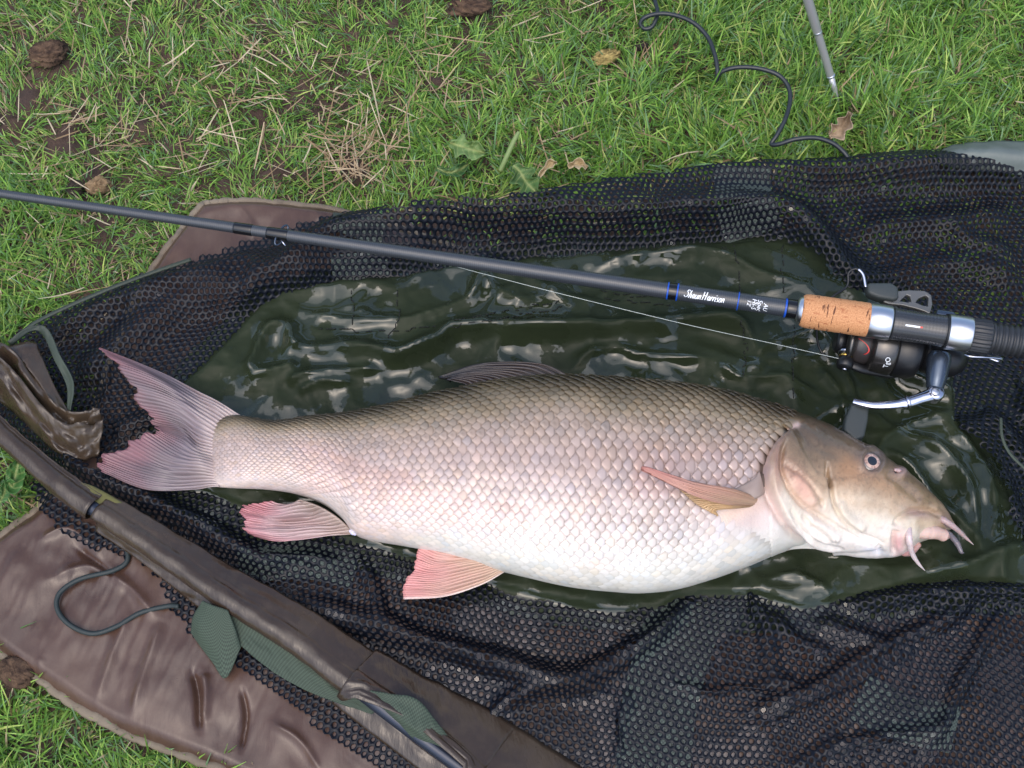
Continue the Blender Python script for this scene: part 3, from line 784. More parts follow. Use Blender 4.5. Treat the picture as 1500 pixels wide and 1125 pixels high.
# stitched binding round the edge
ring = np.concatenate([V[3], V[3][:1]])
bp = ring + np.array([0, 0, 0.0015]); sel = bp
tube('edge_binding', sel, 0.0036 * (1 + 0.5 * fbm(np.arange(len(sel)) / 5.0, np.zeros(len(sel)), 2, 6)), mat_nylon('binding', srgb(96, 84, 70), srgb(116, 104, 88), srgb(140, 128, 110), 0.8, 0.6), mat_root, 8, 0.6)

# ------------------------------------------------------------------ sling: pole, sleeve, straps, end pocket
def path(pts, n=80):
    s = spline(pts, n); return P(s[:, 0], s[:, 1], s[:, 2])
POLE = [(-160, 500, .047), (-40, 600, .047), (0, 634, .047), (90, 712, .045), (170, 766, .043), (250, 820, .041), (330, 874, .040), (420, 930, .039), (500, 990, .038), (570, 1045, .036), (660, 1112, .034), (760, 1185, .034), (860, 1260, .034)]
pole_p = path(POLE, 260)
tube('pole', pole_p, 0.0062, M['pole'], sling, 20)
# sleeve: a wrap of varying opening round the pole, drawn out to a flap on the side of the netting
def sleeve(name, i0, i1, rad, a0, a1, flap, seed, openings=None):
    p = pole_p[i0:i1]; t, s, u = frames(p)
    n = len(p); m = 40; k = np.linspace(0, 1, m)
    out = np.zeros((n, m, 3))
    f_ = np.linspace(0, 1, n)
    A0 = np.interp(f_, *np.array(a0).T); A1 = np.interp(f_, *np.array(a1).T); RR = np.interp(f_, *np.array(rad).T); FL = np.interp(f_, *np.array(flap).T)
    for i in range(n):
        ang = np.radians(A0[i] + (A1[i] - A0[i]) * np.minimum(k / 0.72, 1))
        r = RR[i] * (1 + 0.12 * fbm(np.full(m, i / 16.0) + k * 2, k * 7, 3, seed)) + 0.0012 * fbm(np.full(m, i / 5.0), k * 4, 2, seed + 3)
        nn = -s[i]                      # towards the netting
        ring = p[i] + (np.cos(ang) * r)[:, None] * nn + (np.sin(ang) * r * 0.85)[:, None] * u[i]
        kk = np.clip((k - 0.72) / 0.28, 0, 1)
        e = ring[np.argmin(np.abs(k - 0.72))]
        ring = np.where((k > 0.72)[:, None], e + nn * (kk * FL[i])[:, None] + np.array([0, 0, 1]) * (-0.010 * kk ** 1.3 * (FL[i] / .02) + .0012 * fbm(np.full(m, i / 9.0), kk * 3, 2, seed + 8))[:, None], ring)
        out[i] = ring
    o = mesh_obj(name, out.reshape(-1, 3), gridfaces(n, m), M['sleeve'], sling)
    sd_ = o.modifiers.new('thick', 'SOLIDIFY'); sd_.thickness = 0.0009; sd_.offset = 0
    return o, out
# angle 0 points to the netting, 90 up, 180 away
slv1, o1 = sleeve('sleeve', 0, 78, [(0, .0080), (.6, .0083), (1, .0098)], [(0, 330), (1, 330)], [(0, 22), (1, 22)], [(0, .002), (1, .004)], 51)
slv2, o2 = sleeve('sleeve', 79, 178, [(0, .0080), (.3, .0088), (1, .0104)], [(0, 320), (.85, 310), (1, 250)], [(0, 30), (1, 36)], [(0, .010), (1, .022)], 57)
slv3, o3 = sleeve('sleeve', 176, 226, [(0, .0132), (.3, .0145), (.8, .0150), (1, .0130)], [(0, 200), (.12, 120), (.5, 70), (.9, 88), (1, 230)], [(0, 36), (.5, 12), (1, 40)], [(0, .022), (.4, .026), (1, .040)], 63)
slv4, o4 = sleeve('sleeve', 224, 259, [(0, .0135), (1, .014)], [(0, 250), (.2, 320), (1, 320)], [(0, 40), (1, 40)], [(0, .040), (1, .045)], 69)
# ragged open end of the sleeve where the pole pocket stops
tube('sleeve_rim', np.concatenate([o1[-1], o1[-1][:1]]), 0.0007, M['sleeve'], sling, 6)
# flap lying under the sleeve on the mat side
def sheet(name, curves, mat, n=60, m=10, wav=0.0, seed=0, thick=0.0008, parent=None, wsc=6.0, lin=False):
    """curves: list of pixel polylines (px,py,z), lofted across"""
    cs = np.array([spline(c, n) if not lin else np.stack([np.interp(np.linspace(0, 1, n), np.linspace(0, 1, len(c)), [q_[k_] for q_ in c]) for k_ in range(3)], -1) for c in curves])
    g_ = np.zeros((m, n, 3))
    t_ = np.linspace(0, len(cs) - 1, m)
    for j in range(n): g_[:, j] = spline(cs[:, j], m)
    W_ = P(g_[..., 0], g_[..., 1], g_[..., 2])
    if wav: W_[..., 2] += wav * fbm(np.arange(n)[None] / wsc + np.zeros((m, 1)), np.arange(m)[:, None] / 3.0 + np.zeros((1, n)), 3, seed)
    L = np.concatenate([[0], np.cumsum(np.linalg.norm(np.diff(W_[m // 2], axis=0), axis=1))])
    Wd = np.linalg.norm(W_[-1, n // 2] - W_[0, n // 2])
    uv = np.stack(np.broadcast_arrays(L[None], np.linspace(0, Wd, m)[:, None]), -1).reshape(-1, 2)
    o = mesh_obj(name, W_.reshape(-1, 3), gridfaces(m, n), mat, parent or sling, True, None, uv)
    if thick:
        s_ = o.modifiers.new('thick', 'SOLIDIFY'); s_.thickness = thick; s_.offset = 0
    return o
sheet('sleeve_flap', [[(140, 760, .040), (215, 805, .036), (290, 862, .036), (330, 890, .036)], [(140, 778, .032), (205, 822, .030), (260, 866, .028), (296, 895, .026)]], M['sleeve'], 50, 8, .003, 71)
sheet('sleeve_flap', [[(500, 1000, .031), (560, 1048, .029), (640, 1110, .028), (720, 1170, .028)], [(486, 1030, .023), (540, 1072, .022), (610, 1125, .022), (680, 1180, .022)]], M['sleeve'], 50, 8, .002, 73)
# webbing
sheet('webbing_strap', [[(297, 880, .044), (284, 902, .036), (280, 926, .028)], [(306, 884, .046), (292, 922, .036), (294, 946, .026)], [(316, 888, .047), (312, 936, .036), (312, 970, .025)],
                        [(326, 891, .047), (326, 940, .036), (331, 993, .024)], [(334, 894, .046), (345, 922, .040), (353, 948, .033)]], M['web'], 30, 26, .0008, 75, .0014, None, 6.0)
sheet('webbing_strap', [[(330, 890, .040), (380, 918, .037), (440, 958, .035), (500, 1000, .033), (560, 1036, .030)], [(353, 946, .032), (400, 984, .030), (450, 1012, .028), (500, 1031, .027), (545, 1046, .027)]], M['web'], 70, 16, .0015, 76, .0014)
sheet('webbing_strap', [[(532, 1010, .048), (570, 1016, .050), (610, 1024, .049), (640, 1058, .044), (672, 1098, .040)], [(540, 1015, .044), (572, 1040, .046), (605, 1062, .047), (640, 1082, .043), (674, 1102, .039)], [(552, 1030, .038), (580, 1058, .038), (610, 1084, .038), (645, 1098, .037), (676, 1108, .037)]], M['web'], 60, 18, .002, 77, .0014)
# olive patch beside the sleeve
sheet('olive_patch', [[(103, 706, .046), (130, 710, .046), (165, 728, .043), (206, 754, .041)], [(116, 722, .048), (140, 740, .047), (165, 756, .045), (188, 764, .044)]], M['olive'], 30, 8, .001, 79, .0018)
# end pocket at the tail end: folded brown bands and pale green hem
sheet('end_pocket', [[(-60, 470, .055), (8, 505, .056), (40, 538, .054), (75, 585, .052), (100, 603, .052), (125, 605, .052), (148, 598, .052)],
                     [(-60, 500, .045), (8, 535, .046), (40, 568, .044), (72, 608, .042), (100, 622, .042), (125, 624, .042), (150, 615, .042)],
                     [(-60, 520, .035), (8, 555, .036), (42, 590, .034), (75, 628, .032), (100, 645, .03), (125, 650, .03), (148, 640, .03)]], M['sleeve'], 60, 12, .010, 81)
sheet('end_pocket', [[(-60, 490, .060), (-5, 520, .061), (25, 548, .060), (60, 592, .058), (90, 618, .056), (122, 622, .056), (150, 612, .055)],
                     [(-60, 520, .050), (-5, 550, .050), (28, 580, .048), (64, 622, .046), (95, 646, .044), (122, 650, .044), (149, 640, .043)],
                     [(-60, 555, .034), (-5, 585, .034), (32, 615, .032), (72, 655, .030), (100, 672, .028), (124, 676, .028), (146, 668, .028)]], M['sleeve'], 60, 14, .010, 83)
sheet('pocket_lining', [[(10, 500, .050), (45, 478, .050), (70, 482, .048), (88, 520, .048), (108, 560, .048), (104, 602, .048)],
                        [(16, 506, .047), (46, 485, .047), (63, 491, .045), (80, 528, .045), (98, 566, .045), (98, 603, .045)]], M['hem'], 50, 7, .002, 85)
sheet('pocket_lining', [[(22, 506, .046), (50, 500, .046), (60, 520, .046), (80, 565, .046), (100, 602, .046)], [(4, 506, .053), (22, 520, .053), (45, 545, .052), (70, 580, .051), (92, 602, .051)]], M['sleeve'], 50, 9, .002, 86)
# hems
hem = [(20, 497, .034), (60, 468, .032), (143, 430, .030), (213, 403, .028), (280, 380, .027)]
tube('hem', path(hem, 80), 0.0022, M['hem'], sling, 8, 0.6)
tube('hem', path([(1466, 612, .045), (1468, 640, .045), (1480, 665, .044), (1505, 690, .044)], 40), 0.0014, M['hem'], sling, 8, 0.6)
sheet('rim_sleeve', [[(1375, 222, .018), (1400, 212, .020), (1440, 208, .022), (1500, 207, .022), (1660, 216, .022)],
                     [(1375, 230, .024), (1400, 224, .034), (1440, 223, .038), (1500, 226, .038), (1660, 240, .038)],
                     [(1375, 240, .02), (1400, 246, .022), (1440, 250, .024), (1500, 256, .024), (1660, 266, .024)]], mat_nylon('grey_green_sleeve', srgb(78, 86, 84), srgb(94, 102, 98), srgb(116, 120, 114), 0.5, .35), 60, 14, .002, 88)
# elastic cord looped on the mat
tube('drawstring', path([(128, 752, .036), (165, 778, .022), (184, 800, .0215), (186, 822, .0215), (165, 836, .0215), (118, 848, .0215), (88, 868, .0215), (84, 892, .0215), (102, 915, .0215), (135, 928, .0215), (170, 918, .0215), (205, 898, .022), (245, 888, .024), (262, 888, .027)], 150), 0.0021, M['cord2'], sling, 10)

# ------------------------------------------------------------------ the fish
fish = thing('fish', 'large pinkish silver scaled fish with whisker barbels lying on its side on the wet sheet', 'fish', tuple(P(850, 720, BZ0)))
fxs = np.concatenate([np.linspace(296, 330, 14), np.linspace(333, 1090, 200), np.linspace(1093, 1395, 170)])
na = 200
k = np.arange(na) / na
ths = math.pi * (2 * k - 0.5)                          # -90 .. 270 degrees
ths = ths - 0.28 * np.sin(2 * (ths))*0.0
FXg, THg = np.meshgrid(fxs, ths, indexing='ij')
BS = fish_surf(FXg, THg)
def gnormal(S, wrap=True):
    du = np.gradient(S, axis=0)
    dv = (np.roll(S, -1, 1) - np.roll(S, 1, 1)) if wrap else np.gradient(S, axis=1)
    n = np.cross(dv, du); n /= np.linalg.norm(n, axis=-1)[..., None] + 1e-12
    return n
BN = gnormal(BS)
c0 = BS.mean(1, keepdims=True)
if ((BS - c0) * BN).sum(-1).mean() < 0: BN = -BN
q = PROJ(BS); BX, BY = q[..., 0], q[..., 1]
upper = np.cos(THg) > -0.25
def sdist(pts, n=40):
    d, t, s = pldist(BX, BY, [tuple(a) for a in spline(pts, n)]); return d, t, s
disp = np.zeros(BX.shape)
OPERC = [(1168, 622), (1148, 634), (1130, 655), (1120, 685), (1124, 712), (1134, 738), (1150, 765), (1170, 786), (1192, 800), (1215, 806)]
d, t, s = sdist(OPERC)
headside = s < 0                                        # set below by a known point
_d, _t, _s = pldist(np.array([1200.0]), np.array([700.0]), OPERC); hs = _s[0]
sd_ = np.where(s == hs, d, -d)
tm = smooth(0.0, 0.1, t)
disp += tm * np.where(sd_ > 0, 0.0042 * np.exp(-sd_ / 60) * smooth(-1, 7, sd_), 0) - 0.0028 * np.exp(-((sd_ + 3) / 5) ** 2) * tm
def groove(pts, h, wd, ends=True):
    global disp
    d, t, s = sdist(pts); e = smooth(0, .12, t) * smooth(0, .12, 1 - t) if ends else 1
    disp += h * np.exp(-(d / wd) ** 2) * e
def plate(pts, h, wd, fall):
    """raised edge: side of the given reference stands proud"""
    global disp
    d, t, s = sdist(pts); e = smooth(0, .12, t) * smooth(0, .12, 1 - t)
    disp += h * e * np.where(s > 0, np.exp(-d / fall) * smooth(0, wd, d), 0)
groove([(1151, 640), (1143, 668), (1143, 690), (1152, 715), (1172, 738), (1195, 752), (1215, 764), (1240, 778), (1280, 800)], -.0026, 3.2)
groove([(1143, 680), (1156, 688), (1180, 705), (1198, 728), (1205, 745)], -.0016, 3)
groove([(1160, 690), (1185, 720), (1196, 738)], .0018, 12)
groove([(1210, 668), (1214, 700), (1218, 722), (1222, 742), (1235, 762), (1262, 782), (1300, 796)], -.0030, 2.6)
groove([(1216, 700), (1218, 714)], -.0022, 2.5)
groove([(1226, 735), (1240, 757), (1268, 775)], .0016, 8)
groove([(1150, 740), (1172, 772), (1205, 790), (1240, 800)], -.0018, 3)
groove([(1168, 750), (1195, 774), (1225, 790)], -.0015, 3)
groove([(1186, 776), (1204, 784), (1222, 784)], .0016, 5)
groove([(1180, 757), (1205, 768), (1230, 787)], .0016, 6)
groove([(1150, 808), (1200, 803), (1260, 808), (1300, 806)], -.0016, 3.5)
groove([(1282, 810), (1290, 802), (1284, 795)], -.0012, 3)
groove([(1165, 625), (1190, 648), (1215, 662), (1245, 668)], -.0008, 7)
groove([(1296, 690), (1322, 712), (1350, 735)], -.0010, 6)
groove([(1308, 772), (1318, 758), (1335, 750), (1360, 748), (1380, 758)], -.0020, 4)
groove([(1310, 812), (1309, 790), (1312, 775)], -.0030, 4)
EYE = (1277, 675)
de = np.hypot((BX - EYE[0]) * 1.0, (BY - EYE[1]) * 0.92)
disp += 0.0012 * np.exp(-((de - 17) / 4) ** 2) - 0.003 * smooth(14, 8, de)
dn = np.hypot(BX - 1318, BY - 694); disp += 0.0030 * np.exp(-(dn / 8) ** 2) - 0.003 * np.exp(-((np.hypot(BX - 1313, BY - 691)) / 3.2) ** 2)
# belly: soft folds, vent, and lengthwise unevenness
disp += np.where(BX < 1130, 0.0016 * fbm(BX / 120, BY / 60, 2, 61), 0.0006 * fbm(BX / 22, BY / 22, 3, 62))
groove([(760, 838), (840, 853), (920, 858)], -.0006, 6)
disp *= upper * np.where(BX > 1100, 1.7, 1)
BS2 = BS + BN * disp[..., None]
# pigment
yt = np.interp(BX, _dx[:, 0], _dx[:, 1]); yb = np.interp(BX, _vx[:, 0], _vx[:, 1])
STOPV = np.array([0, .05, .12, .22, .36, .52, .66, .78, .9, 1.0])
STOPC = np.array([srgb(66, 56, 39), srgb(98, 84, 61), srgb(138, 121, 96), srgb(160, 141, 125), srgb(171, 150, 140), srgb(180, 160, 151), srgb(191, 175, 167), srgb(202, 192, 184), srgb(212, 208, 199), srgb(213, 209, 199)])
def pig_body(px, py):
    a = np.interp(px, _dx[:, 0], _dx[:, 1]); b = np.interp(px, _vx[:, 0], _vx[:, 1])
    v = np.clip((py - a) / (b - a), 0, 1)
    # towards the tail the flank stays dusky further down
    tail = 1 - smooth(330, 760, px)
    v = v - (tail * 0.30) * smooth(.25, 1, v)
    v = v + 0.05 * fbm(px / 60, py / 40, 3, 71)
    c = np.stack([np.interp(v, STOPV, STOPC[:, i]) for i in range(3)], -1)
    c = c * (1 + 0.10 * fbm(px / 25, py / 18, 3, 72))[..., None]
    pk = smooth(.1, .45, fbm(px / 80, py / 50, 2, 73) + .22) * smooth(.2, .4, v) * smooth(.98, .75, v)
    return lerp(c, c * np.array([1.04, .955, .945]), pk[..., None])
HSTOPS = [(-80, srgb(82, 68, 52)), (-48, srgb(112, 93, 72)), (-22, srgb(138, 115, 90)), (-4, srgb(162, 136, 108)), (16, srgb(190, 168, 142)), (36, srgb(208, 195, 176)), (70, srgb(226, 216, 206)), (120, srgb(224, 218, 212))]
def pig_head(px, py):
    L = [(1100, 690), (1160, 702), (1210, 712), (1255, 712), (1290, 722), (1330, 742), (1360, 752), (1400, 762)]
    ly = np.interp(px, [a[0] for a in L], [a[1] for a in L])
    v = py - ly + 16 * fbm(px / 26, py / 22, 4, 81)
    c = np.stack([np.interp(v, [a for a, _ in HSTOPS], [c_[i] for _, c_ in HSTOPS]) for i in range(3)], -1)
    def blob(cx, cy, rx, ry, ang, col, w):
        nonlocal c
        ca, sa = math.cos(ang), math.sin(ang); x = (px - cx) * ca + (py - cy) * sa; y = -(px - cx) * sa + (py - cy) * ca
        m = np.exp(-((x / rx) ** 2 + (y / ry) ** 2)) * w
        c = lerp(c, col, m[..., None])
    blob(1172, 716, 38, 14, .95, srgb(186, 134, 116), .75)
    blob(1136, 690, 8, 50, 0, srgb(150, 110, 100), .55)
    blob(1245, 690, 26, 22, .5, srgb(170, 122, 80), .5)
    blob(1190, 668, 32, 14, .2, srgb(112, 92, 68), .5)
    blob(1280, 700, 40, 12, .6, srgb(176, 132, 88), .5)
    blob(1318, 692, 9, 7, .6, srgb(170, 140, 136), .8)
    blob(1345, 752, 22, 7, .2, srgb(150, 122, 122), .6)
    blob(1385, 758, 12, 9, .4, srgb(120, 100, 98), .5)
    blob(1216, 712, 3, 16, .15, srgb(60, 46, 36), .7)
    blob(1276, 676, 19, 21, 0, srgb(84, 80, 84), .9)
    blob(1280, 805, 18, 5, .2, srgb(190, 200, 222), .6)
    blob(1316, 795, 9, 18, 0, srgb(196, 132, 136), .7)
    sp = smooth(.15, .4, fbm(px / 4, py / 4, 2, 85)); mo = fbm(px / 13, py / 9, 4, 87)
    up = smooth(30, -30, v)
    return c * (1 - (0.08 + .16 * up[..., None]) * sp[..., None]) * (1 + .16 * mo[..., None])
hm = smooth(-6, 6, np.where(BX > 1112, sd_, -50) )
BC = lerp(pig_body(BX, BY), pig_head(BX, BY), hm[..., None])
# bare skin round the pectoral fin and the rim of the gill cover
for pts, col, wd, wt in [(OPERC, srgb(206, 176, 166), 4, .7), ([(1118, 690), (1112, 712), (1108, 735)], srgb(150, 130, 132), 9, .8), ([(1105, 735), (1080, 745), (1060, 760)], srgb(222, 188, 160), 16, .5)]:
    d, t, s = sdist(pts); m = np.exp(-(d / wd) ** 2) * wt; BC = lerp(BC, col, m[..., None])
BC = lerp(BC, srgb(142, 126, 124), smooth(322, 300, BX)[..., None])
body = mesh_obj('body', BS2.reshape(-1, 3), gridfaces(len(fxs), na, True), M['skin'], fish, True, BC.reshape(-1, 3))
bqx, bqy, bp = BX[upper], BY[upper], BS2[upper]
_top = np.cos(THg[upper]) > 0
bqx, bqy, bp = bqx[_top], bqy[_top], bp[_top]
def fz(px, py):
    i = np.argmin((bqx - px) ** 2 + (bqy - py) ** 2); return bp[i][2]
def onfish(pts, off=0.0): return [(a, b, fz(a, b) + off) for a, b in pts]

# scales: overlapping shields, rear edge free and lifted
SL = lambda x: np.interp(x, [296, 400, 500, 700, 900, 1100, 1200], [7, 9, 11, 13.5, 14.6, 14.8, 14])
xx = np.linspace(296, 1180, 2000); xi = np.concatenate([[0], np.cumsum(np.diff(xx) / SL(xx[:-1]))])
NR = 38
thr = np.linspace(math.radians(84), math.radians(-84), NR)
dth = thr[0] - thr[1]
sc_list = []
for j, th in enumerate(thr):
    for i in np.arange(0.3 + 0.5 * (j % 2), xi[-1], 1.0):
        x0 = np.interp(i + 0.05 * rng.standard_normal(), xi, xx)
        sc_list.append((x0, th + dth * 0.045 * rng.standard_normal()))
sc = np.array(sc_list)
ctr = PROJ(fish_surf(sc[:, 0], sc[:, 1]))
SCB = [(1180, 600), (1168, 616), (1148, 632), (1129, 655), (1118, 685), (1112, 702), (1116, 735), (1130, 770), (1152, 800), (1165, 830)]
d, t, s = pldist(ctr[:, 0], ctr[:, 1], SCB)
_d, _t, _s = pldist(np.array([1250.0]), np.array([700.0]), SCB)
va = np.interp(ctr[:, 0], _dx[:, 0], _dx[:, 1]); vb = np.interp(ctr[:, 0], _vx[:, 0], _vx[:, 1]); vv = (ctr[:, 1] - va) / (vb - va)
pecbare = inpoly(ctr[:, 0], ctr[:, 1], [(1045, 738), (1060, 725), (1145, 710), (1160, 812), (1120, 800), (1085, 780)])
ok = (s != _s[0]) & (vv > -0.02) & (vv < 0.99) & ~pecbare
sc, vv, bdist = sc[ok], vv[ok], d[ok]
NS = len(sc); nb, nl_ = 5, 6
be = np.linspace(-1, 1, nb); al = np.array([-0.75, -0.35, 0.0, 0.30, 0.56, 0.74])
wprof = np.array([0.95, 1.04, 1.0, 0.80, 0.47, 0.10])
lsz = SL(sc[:, 0])
Bg, Ag = np.meshgrid(be, np.arange(nl_))
A_ = al[Ag] - 0.05 * (Bg ** 2) * (Ag < 5)
xg = sc[:, 0, None, None] - A_[None] * lsz[:, None, None] * 1.02
tg = sc[:, 1, None, None] + (Bg * wprof[Ag])[None] * dth * 0.98
SP = fish_surf(xg, tg)
ez = 1e-3
Nn = np.cross(fish_surf(xg, tg + ez) - SP, fish_surf(xg + 0.05, tg) - SP); Nn /= np.linalg.norm(Nn, axis=-1)[..., None] + 1e-15
Nn *= np.sign((Nn[..., 2:3] * np.cos(tg)[..., None]).mean())
fade = (1 - 0.84 * smooth(0.72, 0.95, vv)) * (1 - .85 * smooth(960, 1080, sc[:, 0]) * smooth(.52, .72, vv)) * np.clip(lsz / 15, .5, 1)
lift = np.interp(A_, [-.75, -.35, 0, .3, .56, .75], [-.0016, -.0007, .00035, .0011, .0015, .0013])
dome = 0.00035 * (1 - np.abs(Bg)) + 0.0003 * (1 - Bg ** 2) - 0.0003
qs = PROJ(SP)
db = 0.0016 * fbm(qs[..., 0] / 120, qs[..., 1] / 60, 2, 61) * (qs[..., 0] < 1130)
rnd = np.clip(1 + 0.2 * rng.standard_normal(NS), .3, 1.7)
scuff = smooth(.27, .42, fbm(sc[:, 0] / 22, sc[:, 1] * 9, 3, 501)); rnd = rnd * (1 - .45 * scuff)
lift = lift[None] - (.0016 * smooth(22, 4, bdist))[:, None, None] * smooth(.3, -.5, A_)[None]
SP = SP + Nn * (((lift + dome[None]) * fade[:, None, None] * rnd[:, None, None]) + db)[..., None]
SCc = pig_body(qs[..., 0], qs[..., 1])
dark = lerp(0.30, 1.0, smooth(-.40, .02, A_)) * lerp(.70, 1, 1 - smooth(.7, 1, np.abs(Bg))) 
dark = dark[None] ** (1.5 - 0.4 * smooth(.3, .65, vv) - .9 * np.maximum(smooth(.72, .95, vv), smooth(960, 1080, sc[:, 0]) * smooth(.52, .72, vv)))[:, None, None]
tint = 1 + rng.standard_normal((NS, 1)) * np.array([[.055, .05, .05]]) + rng.standard_normal((NS, 1)) * np.array([[.02, .0, -.03]])
dark = lerp(dark, .88, (.3 * scuff)[:, None, None])
lat = np.abs(sc[:, 1] - np.interp(sc[:, 0], [296, 700, 1110], [.10, .22, .42])) < dth * .5
dark = dark * (1 - .45 * (lat[:, None, None] * (np.exp(-((A_ - .2) / .16) ** 2) * np.exp(-(Bg / .35) ** 2))[None]))
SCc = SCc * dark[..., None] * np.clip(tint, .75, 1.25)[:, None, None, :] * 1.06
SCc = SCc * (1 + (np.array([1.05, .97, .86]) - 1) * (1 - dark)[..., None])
SCc = np.clip(SCc, 0, 0.84)
SCc = lerp(SCc, srgb(146, 130, 126), smooth(322, 298, qs[..., 0])[..., None])
gf = gridfaces(nl_, nb)
area = lsz * np.cos(sc[:, 1]) * (sc[:, 1] < 1.0)
order = np.argsort(-area * (np.abs(sc[:, 1] - 0.05) < 1.0) * (vv > .12) * (vv < .80)); big = order[:300]; rest = order[300:]
for i in big:
    mesh_obj('scale', SP[i].reshape(-1, 3), gf, M['scale'], body, True, SCc[i].reshape(-1, 3))
nr = len(rest)
sm = mesh_obj('scales', SP[rest].reshape(-1, 3), (gf[None] + (np.arange(nr) * nb * nl_)[:, None, None]).reshape(-1, 4), M['scale'], body, True, SCc[rest].reshape(-1, 3))
sm['kind'] = 'stuff'

# eye
ez_ = fz(*EYE) - 0.0005
nrm_e = np.array([0.10, 0.10, 1.0]); nrm_e /= np.linalg.norm(nrm_e)
ec = P(EYE[0], EYE[1] + 1, ez_ + .0024)
e1 = np.cross([0, 1, 0], nrm_e); e1 /= np.linalg.norm(e1); e2 = np.cross(nrm_e, e1)
rr_ = np.linspace(0, 1, 22); aa = np.linspace(0, 2 * math.pi, 40, endpoint=False)
RE = mm(16.8, .08)
V = []; Cc = []
for r_ in rr_:
    for a_ in aa:
        V.append(ec + e1 * RE * r_ * math.cos(a_) + e2 * RE * r_ * math.sin(a_) * 1.05 + nrm_e * (0.0046 * math.sqrt(max(0, 1 - r_ * r_ * .96)) - .003))
        pup = np.hypot(r_ * math.cos(a_) , r_ * math.sin(a_))
        irs = lerp(srgb(196, 164, 146), srgb(140, 104, 92), .5 + .5 * math.sin(a_ * 9 + 2 * math.sin(a_ * 4)))
        col = srgb(14, 17, 24) if pup < .39 else (srgb(206, 172, 152) if pup < .47 else (irs if pup < .66 else lerp(srgb(104, 92, 86), srgb(74, 70, 70), (pup - .66) * 2.9)))
        Cc.append(col)
mesh_obj('eye', V, gridfaces(len(rr_), 40, True), M['eye'], fish, True, np.array(Cc))

# fins
def fin(name, curves, cols, nrays, amp, n=None, m=26, rag=0.0, seed=0, folds=0.0, fk=3.0, thick=0.0009, streak=.25, label=None, edge=None):
    """curves: root .. tip pixel polylines (px,py,z); cols: colours root .. tip; rays run from root to tip"""
    n = n or nrays * 6
    cs = np.array([spline(c, n) for c in curves]); g_ = np.zeros((m, n, 3))
    for j in range(n): g_[:, j] = spline(cs[:, j], m)
    v_ = np.linspace(0, 1, m)[:, None]; u_ = np.linspace(0, 1, n)[None]
    if rag:
        rg = rag * fbm(u_ * nrays * .9, u_ * 0, 3, seed)
        dirn = g_[-1] - g_[-4]
        g_ += (v_ ** 4)[..., None] * (rg[0][:, None] * dirn / (np.linalg.norm(dirn[:, :2], axis=1)[:, None] + 1e-6))[None] * np.array([1, 1, 0])
    W_ = P(g_[..., 0], g_[..., 1], g_[..., 2])
    ph = u_ * nrays * 2 * math.pi + 1.5 * fbm(u_ * 9, v_ * 2, 2, seed + 1)
    branch = lerp(np.cos(ph), np.cos(2 * ph), smooth(.45, .8, v_))
    W_[..., 2] += amp * branch * smooth(0, .12, v_) * (1 - .3 * v_) + folds * fbm(u_ * fk + v_ * .4, v_ * 1.2, 3, seed + 2) * smooth(0, .3, v_)
    cl = np.array(cols); t_ = np.linspace(0, 1, len(cl))
    vv_ = np.clip(v_ + .22 * fbm(u_ * 5, v_ * 3, 3, seed + 4), 0, 1)
    cc = np.stack([np.interp(vv_, t_, cl[:, i]) for i in range(3)], -1)
    cc = cc * (1 + streak * (0.5 * branch + fbm(u_ * nrays * .7, v_ * 1.5, 3, seed + 5)))[..., None]
    if edge is not None:
        em = np.maximum(smooth(.06, 0, u_), 0) * np.ones_like(v_); cc = lerp(cc, edge, (em * .8)[..., None])
    o = mesh_obj(name, W_.reshape(-1, 3), gridfaces(m, n), M['fin'], fish, True, np.clip(cc, 0.005, .85).reshape(-1, 3))
    s_ = o.modifiers.new('thick', 'SOLIDIFY'); s_.thickness = thick; s_.offset = 0
    if label: o['label'] = label
    return o
fin('caudal_fin', [
    [(352, 608, .050), (338, 620, .050), (326, 634, .050), (320, 648, .050), (318, 662, .050), (318, 676, .050), (320, 690, .050), (322, 702, .050), (322, 713, .050)],
    [(302, 579, .050), (300, 595, .051), (295, 614, .052), (290, 634, .053), (288, 651, .053), (286, 668, .053), (284, 684, .052), (282, 698, .051), (280, 713, .050)],
    [(240, 545, .052), (246, 566, .054), (252, 588, .055), (258, 612, .055), (266, 632, .054), (258, 652, .055), (240, 672, .055), (225, 692, .054), (212, 711, .052)],
    [(145, 508, .050), (172, 538, .052), (196, 572, .054), (211, 600, .055), (232, 622, .052), (222, 630, .056), (184, 642, .056), (146, 664, .054), (140, 684, .050)]],
    [srgb(172, 154, 148), srgb(150, 134, 131), srgb(124, 110, 112), srgb(112, 99, 102), srgb(108, 92, 95), srgb(122, 84, 88)], 27, .0006, 240, 40, 16, 11, .016, 4, .0009, .3)
fin('dorsal_fin', [
    [(836, 552, .062), (800, 556, .063), (760, 560, .062), (720, 566, .060), (690, 572, .058)],
    [(790, 533, .058), (760, 542, .060), (730, 549, .060), (705, 556, .058), (680, 562, .056)],
    [(706, 533, .052), (696, 541, .056), (684, 547, .056), (670, 552, .054), (655, 557, .052)],
    [(642, 552, .046), (645, 553, .048), (650, 555, .048), (656, 557, .047), (660, 559, .046)]],
    [srgb(58, 48, 40), srgb(60, 50, 47), srgb(38, 32, 34), srgb(16, 14, 16)], 12, .0010, 110, 30, 2, 21, .004, 3, .0011, .4)
